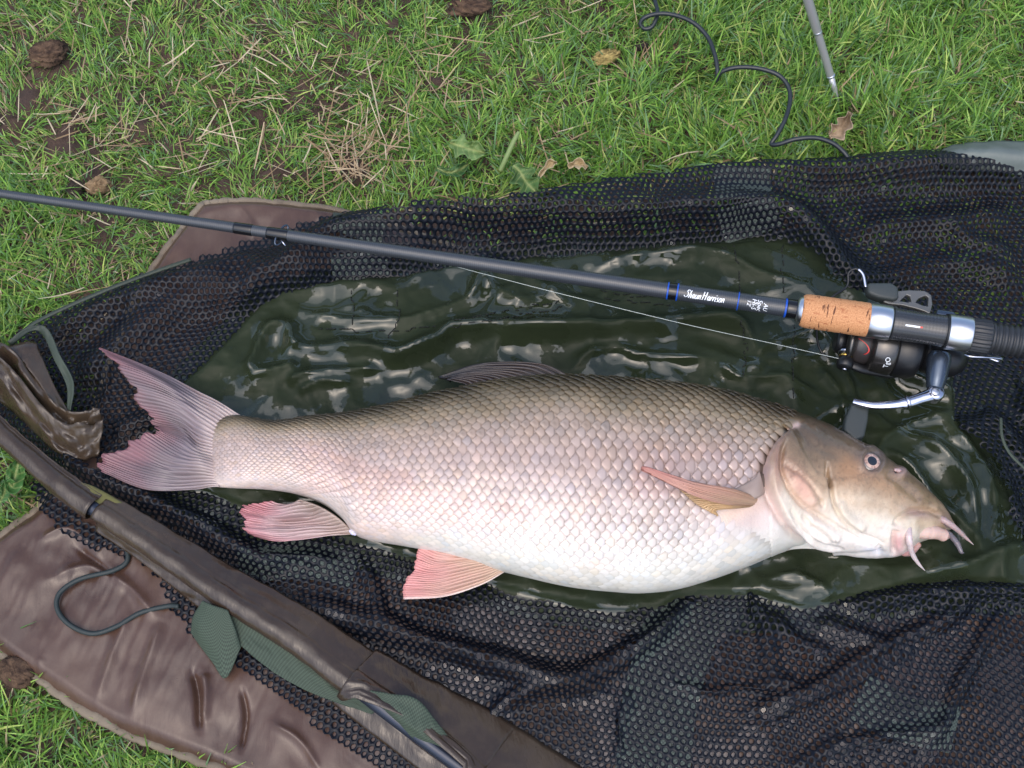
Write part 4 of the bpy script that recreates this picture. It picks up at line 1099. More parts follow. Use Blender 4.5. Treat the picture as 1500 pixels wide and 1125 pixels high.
fin('anal_fin', [
    [(520, 782, .045), (506, 768, .052), (490, 755, .056), (468, 742, .058), (440, 732, .058)],
    [(480, 789, .040), (470, 772, .047), (458, 760, .048), (445, 748, .050), (430, 738, .050)],
    [(420, 794, .034), (410, 778, .042), (402, 764, .040), (402, 752, .046), (408, 736, .046)],
    [(376, 786, .032), (358, 774, .036), (352, 758, .037), (356, 740, .040), (400, 734, .044)]],
    [srgb(150, 130, 118), srgb(164, 142, 136), srgb(172, 140, 140), srgb(178, 116, 120)], 12, .0010, 110, 30, 14, 31, .018, 3.0, .0011, .28)
fin('pelvic_fin', [
    [(748, 832, .060), (747, 826, .066), (742, 820, .070), (736, 815, .073), (728, 810, .076)],
    [(705, 856, .050), (700, 842, .058), (695, 828, .064), (692, 816, .069), (690, 800, .075)],
    [(645, 875, .042), (640, 856, .050), (640, 836, .056), (645, 816, .062), (660, 788, .071)],
    [(588, 878, .036), (590, 856, .044), (606, 830, .050), (616, 804, .056), (634, 779, .066)]],
    [srgb(184, 158, 132), srgb(186, 150, 130), srgb(192, 144, 132), srgb(202, 138, 134)], 15, .0007, 120, 30, 6, 41, .006, 3, .0011, .22, None, srgb(226, 206, 196))
fin('pectoral_fin', [
    onfish([(1122, 740), (1122, 739), (1122, 738), (1122, 737), (1122, 736)], -.006),
    onfish([(1062, 738), (1066, 733), (1070, 728), (1074, 724), (1078, 718)], .010),
    onfish([(1010, 722), (1008, 717), (1008, 712), (1010, 709), (1014, 706)], .016),
    onfish([(945, 690), (940, 688), (939, 686), (941, 684), (946, 685)], .010)],
    [srgb(146, 120, 96), srgb(158, 124, 102), srgb(168, 122, 106), srgb(178, 118, 108)], 9, .0008, 70, 30, 0, 51, .002, 3, .0014, .3)
fin('pectoral_fin', [
    onfish([(1118, 740), (1118, 739), (1118, 738)], -.006), onfish([(1075, 745), (1070, 738), (1066, 732)], .006), onfish([(1050, 748), (1040, 735), (1030, 722)], .006), onfish([(1052, 756), (1020, 738), (990, 712)], .004)],
    [srgb(134, 108, 82), srgb(160, 128, 88), srgb(178, 144, 104)], 8, .0006, 60, 20, 0, 55, .001, 3, .0011, .3)
sheet('gill_flap', [onfish([(1062, 722), (1085, 712), (1105, 700), (1112, 690)], .0018), onfish([(1070, 728), (1092, 722), (1108, 715), (1116, 705)], .003), onfish([(1080, 733), (1100, 732), (1112, 728), (1120, 722)], .0012)],
      mat_nylon('dusky_skin', srgb(124, 106, 96), srgb(144, 126, 116), srgb(166, 150, 140), 0.4, 0.1), 24, 8, 0, 0, .001, fish)

# mouth, lips and whiskers
def lump(name, pts, rad, col0, col1, n=40, k=16, flat=1.0, seed=1, mat='flesh'):
    s = spline(pts, n); p = P(s[:, 0], s[:, 1], s[:, 2]); r = np.interp(np.linspace(0, 1, n), np.linspace(0, 1, len(rad)), rad)
    r = np.array([mm(a, .07) for a in r]) * (1 + .12 * fbm(np.arange(n) / 5.0, np.zeros(n), 2, seed))
    v, f = tube_vf(p, r, k, True, flat)
    t_ = np.repeat(np.linspace(0, 1, n), k)[:, None]
    c = lerp(np.array(col0), np.array(col1), t_) * (1 + .12 * fbm(np.arange(n * k) / 7.0, t_[:, 0] * 9, 2, seed + 2))[:, None]
    return mesh_obj(name, v, f, M[mat], fish, True, c)
lump('upper_lip', [(1311, 788, .060), (1314, 772, .066), (1324, 762, .068), (1342, 757, .066), (1362, 757, .062), (1380, 762, .056), (1391, 770, .050)], [2.5, 5.5, 7, 7.5, 7.5, 7, 4], srgb(182, 148, 144), srgb(150, 130, 128), 50)
lump('lower_lip', [(1328, 782, .064), (1340, 779, .066), (1355, 779, .064), (1370, 780, .060), (1382, 784, .055), (1388, 786, .052)], [7, 10, 10.5, 9.5, 8.5, 4], srgb(204, 178, 164), srgb(196, 160, 148), 50)
lump('mouth_corner', [(1313, 775, .060), (1313, 790, .060), (1320, 803, .056), (1333, 806, .052), (1346, 797, .050)], [4, 7, 9, 8, 4], srgb(168, 112, 114), srgb(188, 150, 142), 40)
lump('barbel', [(1326, 763, .073), (1330, 775, .080), (1332, 792, .080), (1336, 810, .068), (1345, 825, .056), (1355, 836, .046)], [5, 5.4, 4.6, 3.6, 2.5, .5], srgb(190, 170, 168), srgb(206, 192, 190), 60)
lump('barbel', [(1372, 757, .060), (1386, 764, .062), (1400, 774, .058), (1413, 786, .050), (1426, 798, .044)], [5, 4.8, 3.8, 2.6, .5], srgb(156, 134, 132), srgb(164, 142, 140), 60)
lump('barbel', [(1380, 776, .046), (1392, 784, .040), (1402, 796, .036), (1408, 808, .034), (1412, 810, .034)], [4, 4.4, 4, 3, .8], srgb(110, 100, 104), srgb(96, 92, 98), 50)
lump('nostril_flap', onfish([(1310, 688), (1317, 690), (1323, 695)], .001), [2, 4, 1.5], srgb(176, 150, 146), srgb(160, 132, 128), 16, 10)
lump('vent', onfish([(512, 777), (517, 780), (522, 783)], -.001), [2, 4, 2], srgb(206, 200, 220), srgb(196, 190, 214), 14, 10)

# ------------------------------------------------------------------ fishing rod
rod = thing('fishing_rod', 'long dark carbon fishing rod with cork and silver handle lying across the sling', 'fishing rod', tuple(P(750, 390, 0.08)))
RA = P(1165, 453.2, 0.098); RB = P(0, 283.5, 0.062)
rdir = (RA - RB) / np.linalg.norm(RA - RB)
def at_px(x):
    """point of the rod axis seen at pixel column x"""
    lo, hi = -4.0, 2.0
    for _ in range(60):
        m_ = (lo + hi) / 2
        if PROJ(RA + rdir * m_)[0] < x: lo = m_
        else: hi = m_
    return lo
def rod_piece(name, s0, s1, prof, mat, parent=rod, n=40, uvscale=1.0, m=None):
    """lathe along the rod axis; prof list of (fraction, radius)"""
    sm_ = np.array(prof); pts = []
    side = np.cross(rdir, [0, 0, 1]); side /= np.linalg.norm(side); upv = np.cross(side, rdir)
    a = np.linspace(0, 2 * math.pi, n + 1)
    V = []; UV = []
    for fr, r in prof:
        s_ = s0 + (s1 - s0) * fr
        for b in a:
            V.append(RA + rdir * s_ + (math.cos(b) * side + math.sin(b) * upv) * max(r, 1e-5)); UV.append((s_, b * 0.012))
    o = mesh_obj(name, V, gridfaces(len(prof), n + 1), mat, parent, True, None, np.array(UV))
    return o
def seg(*x): return [at_px(v) for v in x]
s_tip = -2.35
rad0 = lambda s: np.interp(s, [s_tip, at_px(0), at_px(345), at_px(900), at_px(1150)], [.0016, .0040, .0048, .0066, .0075])
sA = at_px(1165)
fr = np.linspace(0, 1, 60)
rod_piece('blank', s_tip, sA, [(t, float(rad0(s_tip + (sA - s_tip) * t))) for t in fr], M['blank'], uvscale=1)
def whip(x0, x1, mat, extra=.0004, name='whipping', parent=rod):
    a, b = seg(x0, x1); r0, r1 = float(rad0(a)) + extra, float(rad0(b)) + extra
    return rod_piece(name, a, b, [(0, r0 - extra * 1.5), (.04, r0 - extra * .2), (.1, r0), (.9, r1), (.96, r1 - extra * .2), (1, r1 - extra * 1.5)], mat, parent)
whip(343, 371, M['gloss']); whip(391, 423, M['gloss'])
whip(978, 993, M['gloss']); whip(977, 979.5, M['blue'], .0007, 'blue_ring'); whip(991, 993.5, M['blue'], .0007, 'blue_ring')
whip(1080, 1082, M['blue'], .0006, 'blue_ring'); whip(1149, 1152, M['blue'], .0007, 'blue_ring'); whip(1152, 1168, M['gloss'], .0006)
side = np.cross(rdir, [0, 0, 1]); side /= np.linalg.norm(side); upv = np.cross(side, rdir)
# line guide: ring standing off on two feet, turned under the rod
gs = at_px(412); gc = RA + rdir * gs; gr = float(rad0(gs))
gdir = (-0.35 * upv - 0.0 * side); gdir = gdir / np.linalg.norm(gdir)
a = np.linspace(0, 2 * math.pi, 41)
guide = tube('line_guide', np.array([gc + gdir * (gr * .2) + (-side * (.0105 * math.cos(b)) + rdir * (.0022 * math.cos(b)) + (rdir * .25 + gdir * .25) * (.0105 * math.sin(b))) for b in a]), .0009, M['gun'], rod, 8, 1, False)
tube('guide_foot', np.array([gc + gdir * .001 + side * gr + rdir * .001, gc + side * (gr + .004) + gdir * .004 + rdir * .006]), .0008, M['chrome'], guide, 8)
# writing: white strokes laid on the rod, from text outlines wrapped round the blank
def rod_text(name, txt, x0, height, px_ang, rad_extra, rot90=False, shear=.35, parent=rod, space=1.0, s_override=None, r_override=None, squeeze=1.0):
    cu = bpy.data.curves.new('lettering', 'FONT'); cu.body = txt; cu.size = height; cu.shear = shear; cu.space_character = space; cu.resolution_u = 3
    to = bpy.data.objects.new('lettering', cu); C.objects.link(to)
    dg = bpy.context.evaluated_depsgraph_get(); me = to.evaluated_get(dg).to_mesh()
    v = np.array([q_.co[:] for q_ in me.vertices]); f_ = [list(p_.vertices) for p_ in me.polygons]
    to.to_mesh_clear() if hasattr(to, 'to_mesh_clear') else None
    bpy.data.objects.remove(to); bpy.data.curves.remove(cu)
    v[:, 0] *= squeeze
    if rot90: v[:, :2] = np.stack([v[:, 1], -v[:, 0]], -1)
    s0 = at_px(x0) if s_override is None else s_override
    s_ = s0 + v[:, 0]
    r_ = (np.array([float(rad0(k_)) for k_ in s_]) if r_override is None else r_override) + rad_extra
    ang = px_ang - v[:, 1] / r_ * -1.0
    pts = RA + rdir * s_[:, None] + (np.cos(ang)[:, None] * side + np.sin(ang)[:, None] * upv) * np.reshape(r_, (-1, 1))
    return mesh_obj(name, pts, f_, M['white'], parent, False)
# the side facing the viewer: angle 0 = towards the viewer's side (+side), 90 = up
A_MID = math.radians(58)
GLY = {'S': (.62, [[(.60, .80), (.50, .98), (.30, .95), (.25, .75), (.45, .55), (.42, .25), (.18, .08), (-.05, .18), (-.10, .30)]]),
       'h': (.48, [[(0, .02), (.12, .5), (.22, .95)], [(.06, .25), (.22, .50), (.34, .46), (.30, .08), (.40, .02)]]),
       'a': (.46, [[(.36, .48), (.18, .52), (.04, .28), (.10, .04), (.26, .12), (.38, .50), (.32, .10), (.42, .03)]]),
       'u': (.48, [[(.06, .50), (.02, .18), (.10, .02), (.26, .12), (.38, .50), (.34, .12), (.44, .03)]]),
       'n': (.48, [[(.08, .50), (.02, .02), (.10, .30), (.26, .52), (.34, .42), (.32, .08), (.42, .03)]]),
       'H': (.72, [[(.10, 1.0), (.02, .02)], [(.52, 1.0), (.42, .02)], [(-.02, .48), (.30, .55), (.60, .58)]]),
       'r': (.36, [[(.06, .50), (.02, .02), (.08, .30), (.20, .50), (.32, .48)]]),
       'i': (.22, [[(.06, .50), (.02, .06), (.14, .03)], [(.10, .70), (.13, .76)]]),
       's': (.34, [[(.28, .48), (.12, .50), (.08, .34), (.22, .20), (.16, .03), (-.02, .06)]]),
       'o': (.42, [[(.22, .50), (.04, .34), (.06, .06), (.24, .04), (.34, .30), (.22, .50), (.36, .46)]]), ' ': (.16, [])}
def script(txt, x0, x1, cap, ang0, thick):
    """handwritten strokes as thin ribbons lying on the blank"""
    s0, s1 = seg(x0, x1); W_ = sum(GLY[c_][0] for c_ in txt); k_ = (s1 - s0) / W_
    vs, fs, pen = [], [], 0
    for c_ in txt:
        for st in GLY[c_][1]:
            p_ = spline(st, 14); t_ = np.gradient(p_, axis=0); t_ /= np.linalg.norm(t_, axis=1)[:, None] + 1e-9
            n0 = len(vs) * 2
            for (gx, gy), (tx_, ty_) in zip(p_, t_):
                for sg in (-1, 1):
                    w_ = thick * (.55 + .6 * abs(ty_)) * sg
                    along = s0 + (pen + gx + .22 * gy) * k_ - ty_ * w_; up_ = (gy - .4) * cap + tx_ * w_
                    r_ = float(rad0(along)) + .0003; b_ = ang0 + up_ / r_
                    vs.append(RA + rdir * along + (math.cos(b_) * side + math.sin(b_) * upv) * r_)
            m_ = len(p_); base_ = len(vs) - 2 * m_
            fs += (gridfaces(m_, 2) + base_).tolist()
        pen += GLY[c_][0]
    return mesh_obj('lettering', vs, fs, M['white'], rod, False)
script('Shaun Harrison', 1003, 1061, .0072, math.radians(56), .00033)
for tx, xx_, hh, st in (("12'", 1094, .0048, 80), ('Hi-S', 1101, .0056, 92), ('Spec', 1109, .0056, 90), ('AU', 1118, .0050, 72)):
    rod_text('lettering', tx, xx_, hh, math.radians(st), .00025, True, .2)
# handle
def hp(name, x0, x1, prof, mat, n=48):
    a, b = seg(x0, x1); return rod_piece(name, a, b, prof, mat, rod, n)
R_C = .0143
hp('winding_check', 1166, 1176, [(0, .0085), (.05, .0100), (.45, .0116), (1, .0126)], M['silver'])
cz = np.linspace(0, 1, 26)
hp('cork_grip', 1173, 1272, [(0, .0010), (0, .0116), (.015, .0128), (.05, .0138), (.12, R_C)] + [(t_, R_C + .00012 * math.sin(t_ * 60)) for t_ in np.linspace(.15, .98, 20)] + [(1, R_C - .0003)], M['cork'], 64)
hp('collar', 1271, 1304, [(0, .0110), (0, .0141), (.02, .0145), (.95, .0145), (1, .0141), (1, .011)], M['silver'], 64)
hp('reel_seat', 1303, 1390, [(0, .0115), (0, .0132), (.02, .0133), (.3, .0130), (.5, .0128), (.8, .0132), (.97, .0135), (1, .0133)], M['seat'], 64)
hp('seat_ring', 1300, 1306, [(0, .011), (0, .0138), (1, .0138), (1, .011)], M['black'], 48)
hp('hood', 1386, 1421, [(0, .011), (0, .0143), (.03, .0148), (.95, .0148), (1, .0144), (1, .011)], M['silver'], 64)
hp('seat_ring', 1383, 1388, [(0, .011), (0, .0144), (1, .0144), (1, .011)], M['black'], 48)
# fluted locking nut
a0, b0 = seg(1420, 1450); nn_ = 96
an = np.linspace(0, 2 * math.pi, nn_ + 1); V = []
for fr_, rb in ((0, .0110), (0, .0130), (.06, .0138), (.9, .0138), (1, .0130), (1, .0110)):
    for i_, b in enumerate(an):
        r_ = rb + (.0007 * (1 if (i_ // 2) % 2 else -1) if .01 < fr_ < .95 else 0)
        V.append(RA + rdir * (a0 + (b0 - a0) * fr_) + (math.cos(b) * side + math.sin(b) * upv) * r_)
mesh_obj('locking_nut', V, gridfaces(6, nn_ + 1), M['rubber2'], rod, False)
# ribbed rear grip, running out past the edge of the photograph
a0 = at_px(1449); L_ = .22; prof = []; pos = 0
while pos < L_:
    for q_, r_ in ((0, .0116), (.0006, .0130), (.0026, .0130), (.0032, .0116)): prof.append(((pos + q_) / L_, r_))
    pos += .0045
rod_piece('rear_grip', a0, a0 + L_, [(0, .001)] + prof + [(1, .001)], M['rubber2'], rod, 36)
# white dash with a red end on the seat
def dash(name, s0, s1, ang0, wid, r_, mat):
    V = []; 
    for s_ in np.linspace(s0, s1, 6):
        for b in (-1, 1): V.append(RA + rdir * s_ + (math.cos(ang0 + b * wid / r_) * side + math.sin(ang0 + b * wid / r_) * upv) * (r_ + .0003))
    return mesh_obj(name, V, gridfaces(6, 2), mat, rod, False)
d0, d1, d2 = seg(1322, 1343, 1347)
dash('white_mark', d0, d1, math.radians(62), .0007, .0130, M['white']); dash('red_mark', d1, d2, math.radians(62), .0007, .0130, M['red'])
# hook keeper beside the grip
kz = .090
tube('hook_keeper', path([(1413, 519, kz), (1422, 522, kz + .002), (1440, 523, kz + .002), (1458, 524, kz), (1467, 526, kz - .002), (1462, 529, kz - .006), (1448, 524, kz - .006)], 40), .0012, M['chrome'], rod, 10)

# ------------------------------------------------------------------ reel, hanging under the seat
reel = thing('fishing_reel', 'black and silver spinning reel fixed under the rod handle', 'fishing reel', tuple(P(1310, 540, 0.03)))
AX = rdir * np.array([1, 1, 0]); AX /= np.linalg.norm(AX); SD = np.cross(AX, [0, 0, 1]); ZU = np.array([0, 0, 1.0])   # SD points to the viewer
M['loaded'] = simple('loaded_line', srgb(46, 42, 42), 0.35)
RC = P(1300, 506, 0.062)
def R3(a_, s_, z_): return RC + AX * a_ + SD * s_ + ZU * z_
# foot and stem
foot = tube('reel_stem', np.array([R3(.040, 0, -.005), R3(.040, 0, .012), R3(.036, -.003, .026), R3(.030, -.006, .034)]), [.008, .0065, .0055, .007], M['black'], reel, 16, 1)
lathe('gear_body', R3(.028, 0, -.004), AX, [(0, .010), (.004, .016), (.016, .018), (.030, .016), (.038, .010), (.041, .004)], M['black'], reel, 40)
lathe('body_cap', R3(.040, -.018, -.002), -SD, [(0, .012), (.004, .012), (.007, .009), (.009, .002)], M['gun'], reel, 32)
lathe('rotor', R3(.006, 0, -.004), AX, [(0, .0215), (.001, .0236), (.014, .0240), (.020, .022), (.024, .013)], M['black'], reel, 48)
spl = lathe('spool', R3(-.036, 0, -.004), AX, [(0, .004), (0, .017), (.002, .0205), (.004, .0208), (.006, .018), (.008, .0165), (.020, .0165), (.022, .0195), (.0235, .0235), (.040, .0240), (.043, .0225)], M['spool'], reel, 56)
lathe('line_load', R3(-.029, 0, -.004), AX, [(0, .0168), (.002, .0180), (.006, .0183), (.012, .0180), (.0145, .0168)], M['loaded'], spl, 40)
lathe('drag_knob', R3(-.044, 0, -.004), AX, [(0, .003), (0, .010), (.002, .012), (.008, .012)], M['black'], spl, 32)
# red arc and lettering on the skirt
V = []
for b in np.linspace(-.5, 1.0, 24):
    for w_ in (-.0006, .0006):
        sx = -.0215 + .010 * math.cos(b * 1.6) - .006 + w_
        ang = math.radians(52) + .42 * math.sin(b * 1.3 - .3)
        rr = .0188 if sx < -.0135 else .0245
        rr = np.interp(sx, [-.036, -.030, -.016, -.0135, -.0125], [.0212, .0186, .0186, .0205, .0240])
        V.append(R3(sx, math.cos(ang) * rr, -.004 + math.sin(ang) * rr))
mesh_obj('red_arc', V, gridfaces(24, 2), M['red'], spl, False)
cu = bpy.data.curves.new('lettering', 'FONT'); cu.body = 'TgO'; cu.size = .0058
to = bpy.data.objects.new('lettering', cu); C.objects.link(to); dg = bpy.context.evaluated_depsgraph_get(); me = to.evaluated_get(dg).to_mesh()
v = np.array([q_.co[:] for q_ in me.vertices]); f_ = [list(p_.vertices) for p_ in me.polygons]; bpy.data.objects.remove(to)
ang = math.radians(18) + v[:, 0] / .0243
pts = np.array([R3(-.0035 + y_, math.cos(b) * .0246, -.004 + math.sin(b) * .0246) for y_, b in zip(v[:, 1] * -1 + .004, ang)])
mesh_obj('lettering', pts, f_, M['white'], spl, False)
# bail: wire from the line roller round the front to the arm on the far side
RL = P(1238, 529, .060)
bail_end = P(1268, 421, .092)
bw = [RL + ZU * .004, R3(-.052, .012, -.012), R3(-.062, -.004, .004), R3(-.058, -.020, .024), P(1240, 420, .088), P(1243, 400, .092), P(1254, 394, .094), P(1264, 402, .094), bail_end]
bwp = spline(np.array(bw), 90)
tube('bail_wire', bwp[:74], .0010, M['black'], reel, 10); tube('bail_wire', bwp[70:], .0013, M['chrome'], reel, 10)
# bail arm: rubber-like block and grey fork with two windows
prism('bail_arm', P(np.array([1264, 1270, 1300, 1311, 1312, 1304, 1282, 1267]), np.array([424, 422, 422, 428, 445, 448, 444, 438]), .080), .011, M['rubber'], reel, .003, None, 4)
FO = [(1304, 430), (1330, 428), (1352, 429), (1362, 435), (1364, 448), (1360, 463), (1352, 459), (1340, 455), (1320, 450), (1300, 448), (1292, 445)]
def fork():
    import bmesh
    outer = P(np.array([a[0] for a in FO]), np.array([a[1] for a in FO]), .083)
    holes = [[(1316, 444), (1326, 435), (1331, 437), (1333, 445), (1328, 446)], [(1339, 446), (1344, 440), (1354, 436), (1358, 439), (1357, 452), (1348, 450)]]
    bm = bmesh.new()
    def loop(pts): 
        vs = [bm.verts.new(p_) for p_ in pts]; return [bm.edges.new((vs[i], vs[(i + 1) % len(vs)])) for i in range(len(vs))]
    es = loop(outer)
    for h_ in holes: es += loop(P(np.array([a[0] for a in h_]), np.array([a[1] for a in h_]), .083))
    bmesh.ops.triangle_fill(bm, edges=es, use_beauty=True)
    r_ = bmesh.ops.extrude_face_region(bm, geom=bm.faces[:])
    bmesh.ops.translate(bm, vec=(0, 0, .004), verts=[g_ for g_ in r_['geom'] if isinstance(g_, bmesh.types.BMVert)])
    bmesh.ops.recalc_face_normals(bm, faces=bm.faces[:])
    me_ = bpy.data.meshes.new('bail_fork'); bm.to_mesh(me_); bm.free(); me_.materials.append(M['grey'])
    o = bpy.data.objects.new('bail_fork', me_); C.objects.link(o); o.parent = reel; o.matrix_parent_inverse = reel.matrix_basis.inverted()
    b_ = o.modifiers.new('bevel', 'BEVEL'); b_.width = .0008; b_.segments = 2; b_.limit_method = 'ANGLE'; b_.angle_limit = .7
fork()
tube('rotor_arm', np.array([P(1300, 448, .080), P(1320, 462, .070), P(1335, 480, .058)]), [.004, .005, .006], M['grey'], reel, 14, .6)
lathe('seat_lever', P(1385, 462, .092), rdir, [(-.008, .002), (-.007, .0045), (.006, .0045), (.009, .002)], M['gun'], reel, 20, .6)
# line roller on the near arm
rl = lathe('line_roller', RL + SD * -.006, SD, [(-.004, .003), (-.004, .0060), (-.001, .0062), (.000, .0050), (.003, .0050), (.004, .0064), (.008, .0074), (.012, .0066), (.014, .003)], M['black'], reel, 32)
lathe('gold_ring', RL + SD * -.006, SD, [(.0003, .0040), (.0003, .0056), (.0027, .0056), (.0027, .0040)], M['gold'], rl, 32)
lathe('silver_ring', RL + SD * -.006, SD, [(-.0035, .0045), (-.0035, .0066), (-.0012, .0066), (-.0012, .0045)], M['chrome'], rl, 32)
lathe('screw', RL + SD * .0075, SD, [(0, .0022), (.0012, .0020), (.0016, .001)], M['chrome'], rl, 16)
tube('rotor_arm', np.array([RL + SD * .001, P(1262, 540, .052), P(1300, 545, .046), P(1335, 540, .046)]), [.004, .0045, .006, .007], M['black'], reel, 14, .7)
# crank handle folded towards the fish
crank = lathe('crank_socket', P(1377, 518, .072), P(1369, 570, .066) - P(1377, 518, .072), [(0, .006), (0, .0094), (.004, .0100), (.006, .0102), (.022, .0086), (.031, .0070), (.033, .004)], M['gun'], reel, 36)
lathe('crank_hub', P(1380, 500, .070), P(1377, 520, .072) - P(1380, 500, .070), [(0, .010), (.010, .010), (.012, .006)], M['black'], reel, 28)
lathe('hinge', P(1369, 577, .064) - ZU * .004, ZU, [(0, .0075), (.008, .0075), (.010, .006), (.0102, .003)], M['chrome'], crank, 28)
lathe('hinge_screw', P(1370, 574, .072), ZU, [(0, .0036), (.0012, .0036), (.0016, .0028)], M['silver'], crank, 18)
tube('crank_arm', path([(1369, 577, .066), (1352, 582, .066), (1330, 589, .065), (1305, 593, .063), (1280, 594, .060), (1262, 591, .058), (1250, 588, .056)], 60), np.interp(np.linspace(0, 1, 60), [0, .2, .38, .4, .43, 1], [.0060, .0050, .0048, .0042, .0040, .0032]), M['chrome'], crank, 16, .7)
lathe('arm_collar', P(1332, 588.5, .0655), P(1322, 591, .0645) - P(1332, 588.5, .0655), [(0, .003), (0, .0056), (.0028, .0056), (.0028, .003)], M['chrome'], crank, 24)
kn = P(np.array([1243, 1248, 1264, 1269, 1267, 1262, 1248, 1231, 1234]), np.array([598, 591, 591, 598, 622, 646, 652, 636, 618]), .044)
prism('crank_knob', kn, .011, M['rubber'], crank, .003, None, 4)

# ------------------------------------------------------------------ fishing line from the roller up along the rod
lp = [tuple(RL + ZU * .002), tuple(P(1140, 505, .066)), tuple(P(1000, 474, .072)), tuple(P(820, 430, .075)), tuple(P(700, 399, .076)), tuple(P(640, 384, .074)), tuple(P(520, 362, .068)), tuple(gc + gdir * .006)]
fl_ = tube('fishing_line', spline(np.array(lp), 120), .00026, M['line'], None, 6)
tag(fl_, 'thin pale fishing line running from the reel beside the rod', 'fishing line')

# ------------------------------------------------------------------ grass, straw and litter
def clear(x, y):
    """true where the mat or the sling covers the ground"""
    q_ = PROJ(np.stack([x, y, np.full(x.shape, .012)], -1))
    inn_ = (mat_edge(x, y) > 0.004)
    for pl in (NETU_PX, NETL_PX, PVC_PX): inn_ |= inpoly(q_[:, 0], q_[:, 1], pl)
    return inn_
def blades(name, x, y, L, W, az, lean, curl, col, seg_=4, z0=None, tip=.12):
    n = len(x); t_ = np.linspace(0, 1, seg_ + 1)
    z0 = ground_z(x, y) + bare(x, y) * .004 - .001 if z0 is None else z0
    dx, dy = np.cos(az), np.sin(az); tw = rng.uniform(-.7, .7, n)
    px_, py_ = -np.sin(az + tw), np.cos(az + tw)
    V = np.zeros((n, seg_ + 1, 2, 3)); h = np.zeros(n); r_ = np.zeros(n)
    for k_, u_ in enumerate(t_):
        if k_:
            a_ = np.clip(lean + curl * (u_ - .5 / seg_), 0, 1.9)
            r_ = r_ + np.sin(a_) * L / seg_; h = h + np.cos(a_) * L / seg_
        wd_ = W * (1 - u_ ** 1.8 * (1 - tip)) * (.75 + .5 * min(u_ * 3, 1)) * .8
        hz = np.maximum(z0 + h, z0 + .0008)
        for sgi, sg in enumerate((-1, 1)):
            V[:, k_, sgi] = np.stack([x + dx * r_ + px_ * wd_ * sg * .5, y + dy * r_ + py_ * wd_ * sg * .5, hz + .2 * sg * wd_ * tw], -1)
    f0 = gridfaces(seg_ + 1, 2); m_ = (seg_ + 1) * 2
    F = (f0[None] + (np.arange(n) * m_)[:, None, None]).reshape(-1, 4)
    u_ = np.repeat(t_, 2)[None, :, None]
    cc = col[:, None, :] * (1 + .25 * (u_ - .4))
    return V.reshape(-1, 3), F, cc.reshape(-1, 3)
N = 720000
gx = rng.uniform(-1.15, 1.15, N); gy = rng.uniform(-.95, 1.15, N)
near_ = (np.abs(gx) < .62) & (gy > -.5) & (gy < .62)
q_ = PROJ(np.stack([gx, gy, np.full(N, .012)], -1))
flat_ = inpoly(q_[:, 0], q_[:, 1], NETU_PX) & ~inpoly(q_[:, 0], q_[:, 1], PVC_PX) & (mat_edge(gx, gy) < -.004)     # pressed down under the netting
keep = (near_ | (rng.random(N) < .16)) & (~clear(gx, gy) | (flat_ & (rng.random(N) < .10)))
gx, gy, flat_ = gx[keep], gy[keep], flat_[keep]
q_ = PROJ(np.stack([gx, gy, np.zeros(len(gx))], -1))
lush = smooth(500, 1150, q_[:, 0] + .5 * q_[:, 1]) + .7 * smooth(150, 0, q_[:, 0]) * smooth(200, 300, q_[:, 1])
lush = np.clip(lush + .5 * fbm(gx * 9, gy * 9, 3, 101), 0, 1)
dens = np.clip(.75 + .35 * lush + .6 * fbm(gx * 24, gy * 24, 3, 102), 0.05, 1) * (1 - .9 * bare(gx, gy))
keep = rng.random(len(gx)) < dens; gx, gy, lush, flat_ = gx[keep], gy[keep], lush[keep], flat_[keep]
n = len(gx)
clump = fbm(gx * 30, gy * 30, 2, 103) * 9
az = clump + rng.normal(0, .9, n)
L = rng.gamma(9, .0023, n) * (.75 + .5 * lush); W = rng.uniform(.0010, .0026, n) * (.85 + .3 * lush)
pal = np.array([srgb(94, 136, 46), srgb(118, 158, 58), srgb(80, 120, 54), srgb(140, 172, 74), srgb(108, 142, 96), srgb(160, 174, 86)])
ci = rng.choice(6, n, p=[.27, .25, .18, .12, .10, .08]); col = pal[ci] * rng.uniform(.74, 1.5, (n, 1)); col = lerp(col, col.mean(1, keepdims=True), .10)
dryp = .06 + .12 * (1 - lush) * smooth(-.25, .3, fbm(gx * 12, gy * 12, 3, 105)); dry = rng.random(n) < dryp
straw = np.array([srgb(190, 168, 136), srgb(168, 142, 112), srgb(206, 190, 160), srgb(150, 126, 94)])
col[dry] = straw[rng.choice(4, dry.sum())] * rng.uniform(.75, 1.1, (dry.sum(), 1))
lean = np.abs(rng.normal(.75, .35, n)) + .35 * dry; curl = rng.normal(.5, .5, n)
lean = np.where(flat_, 1.35, lean); curl = np.where(flat_, .3, curl)
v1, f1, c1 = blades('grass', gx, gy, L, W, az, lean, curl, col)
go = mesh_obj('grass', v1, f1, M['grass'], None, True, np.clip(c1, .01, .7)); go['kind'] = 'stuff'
tag(go, 'short grazed green turf with dry blades around the mat', 'grass')
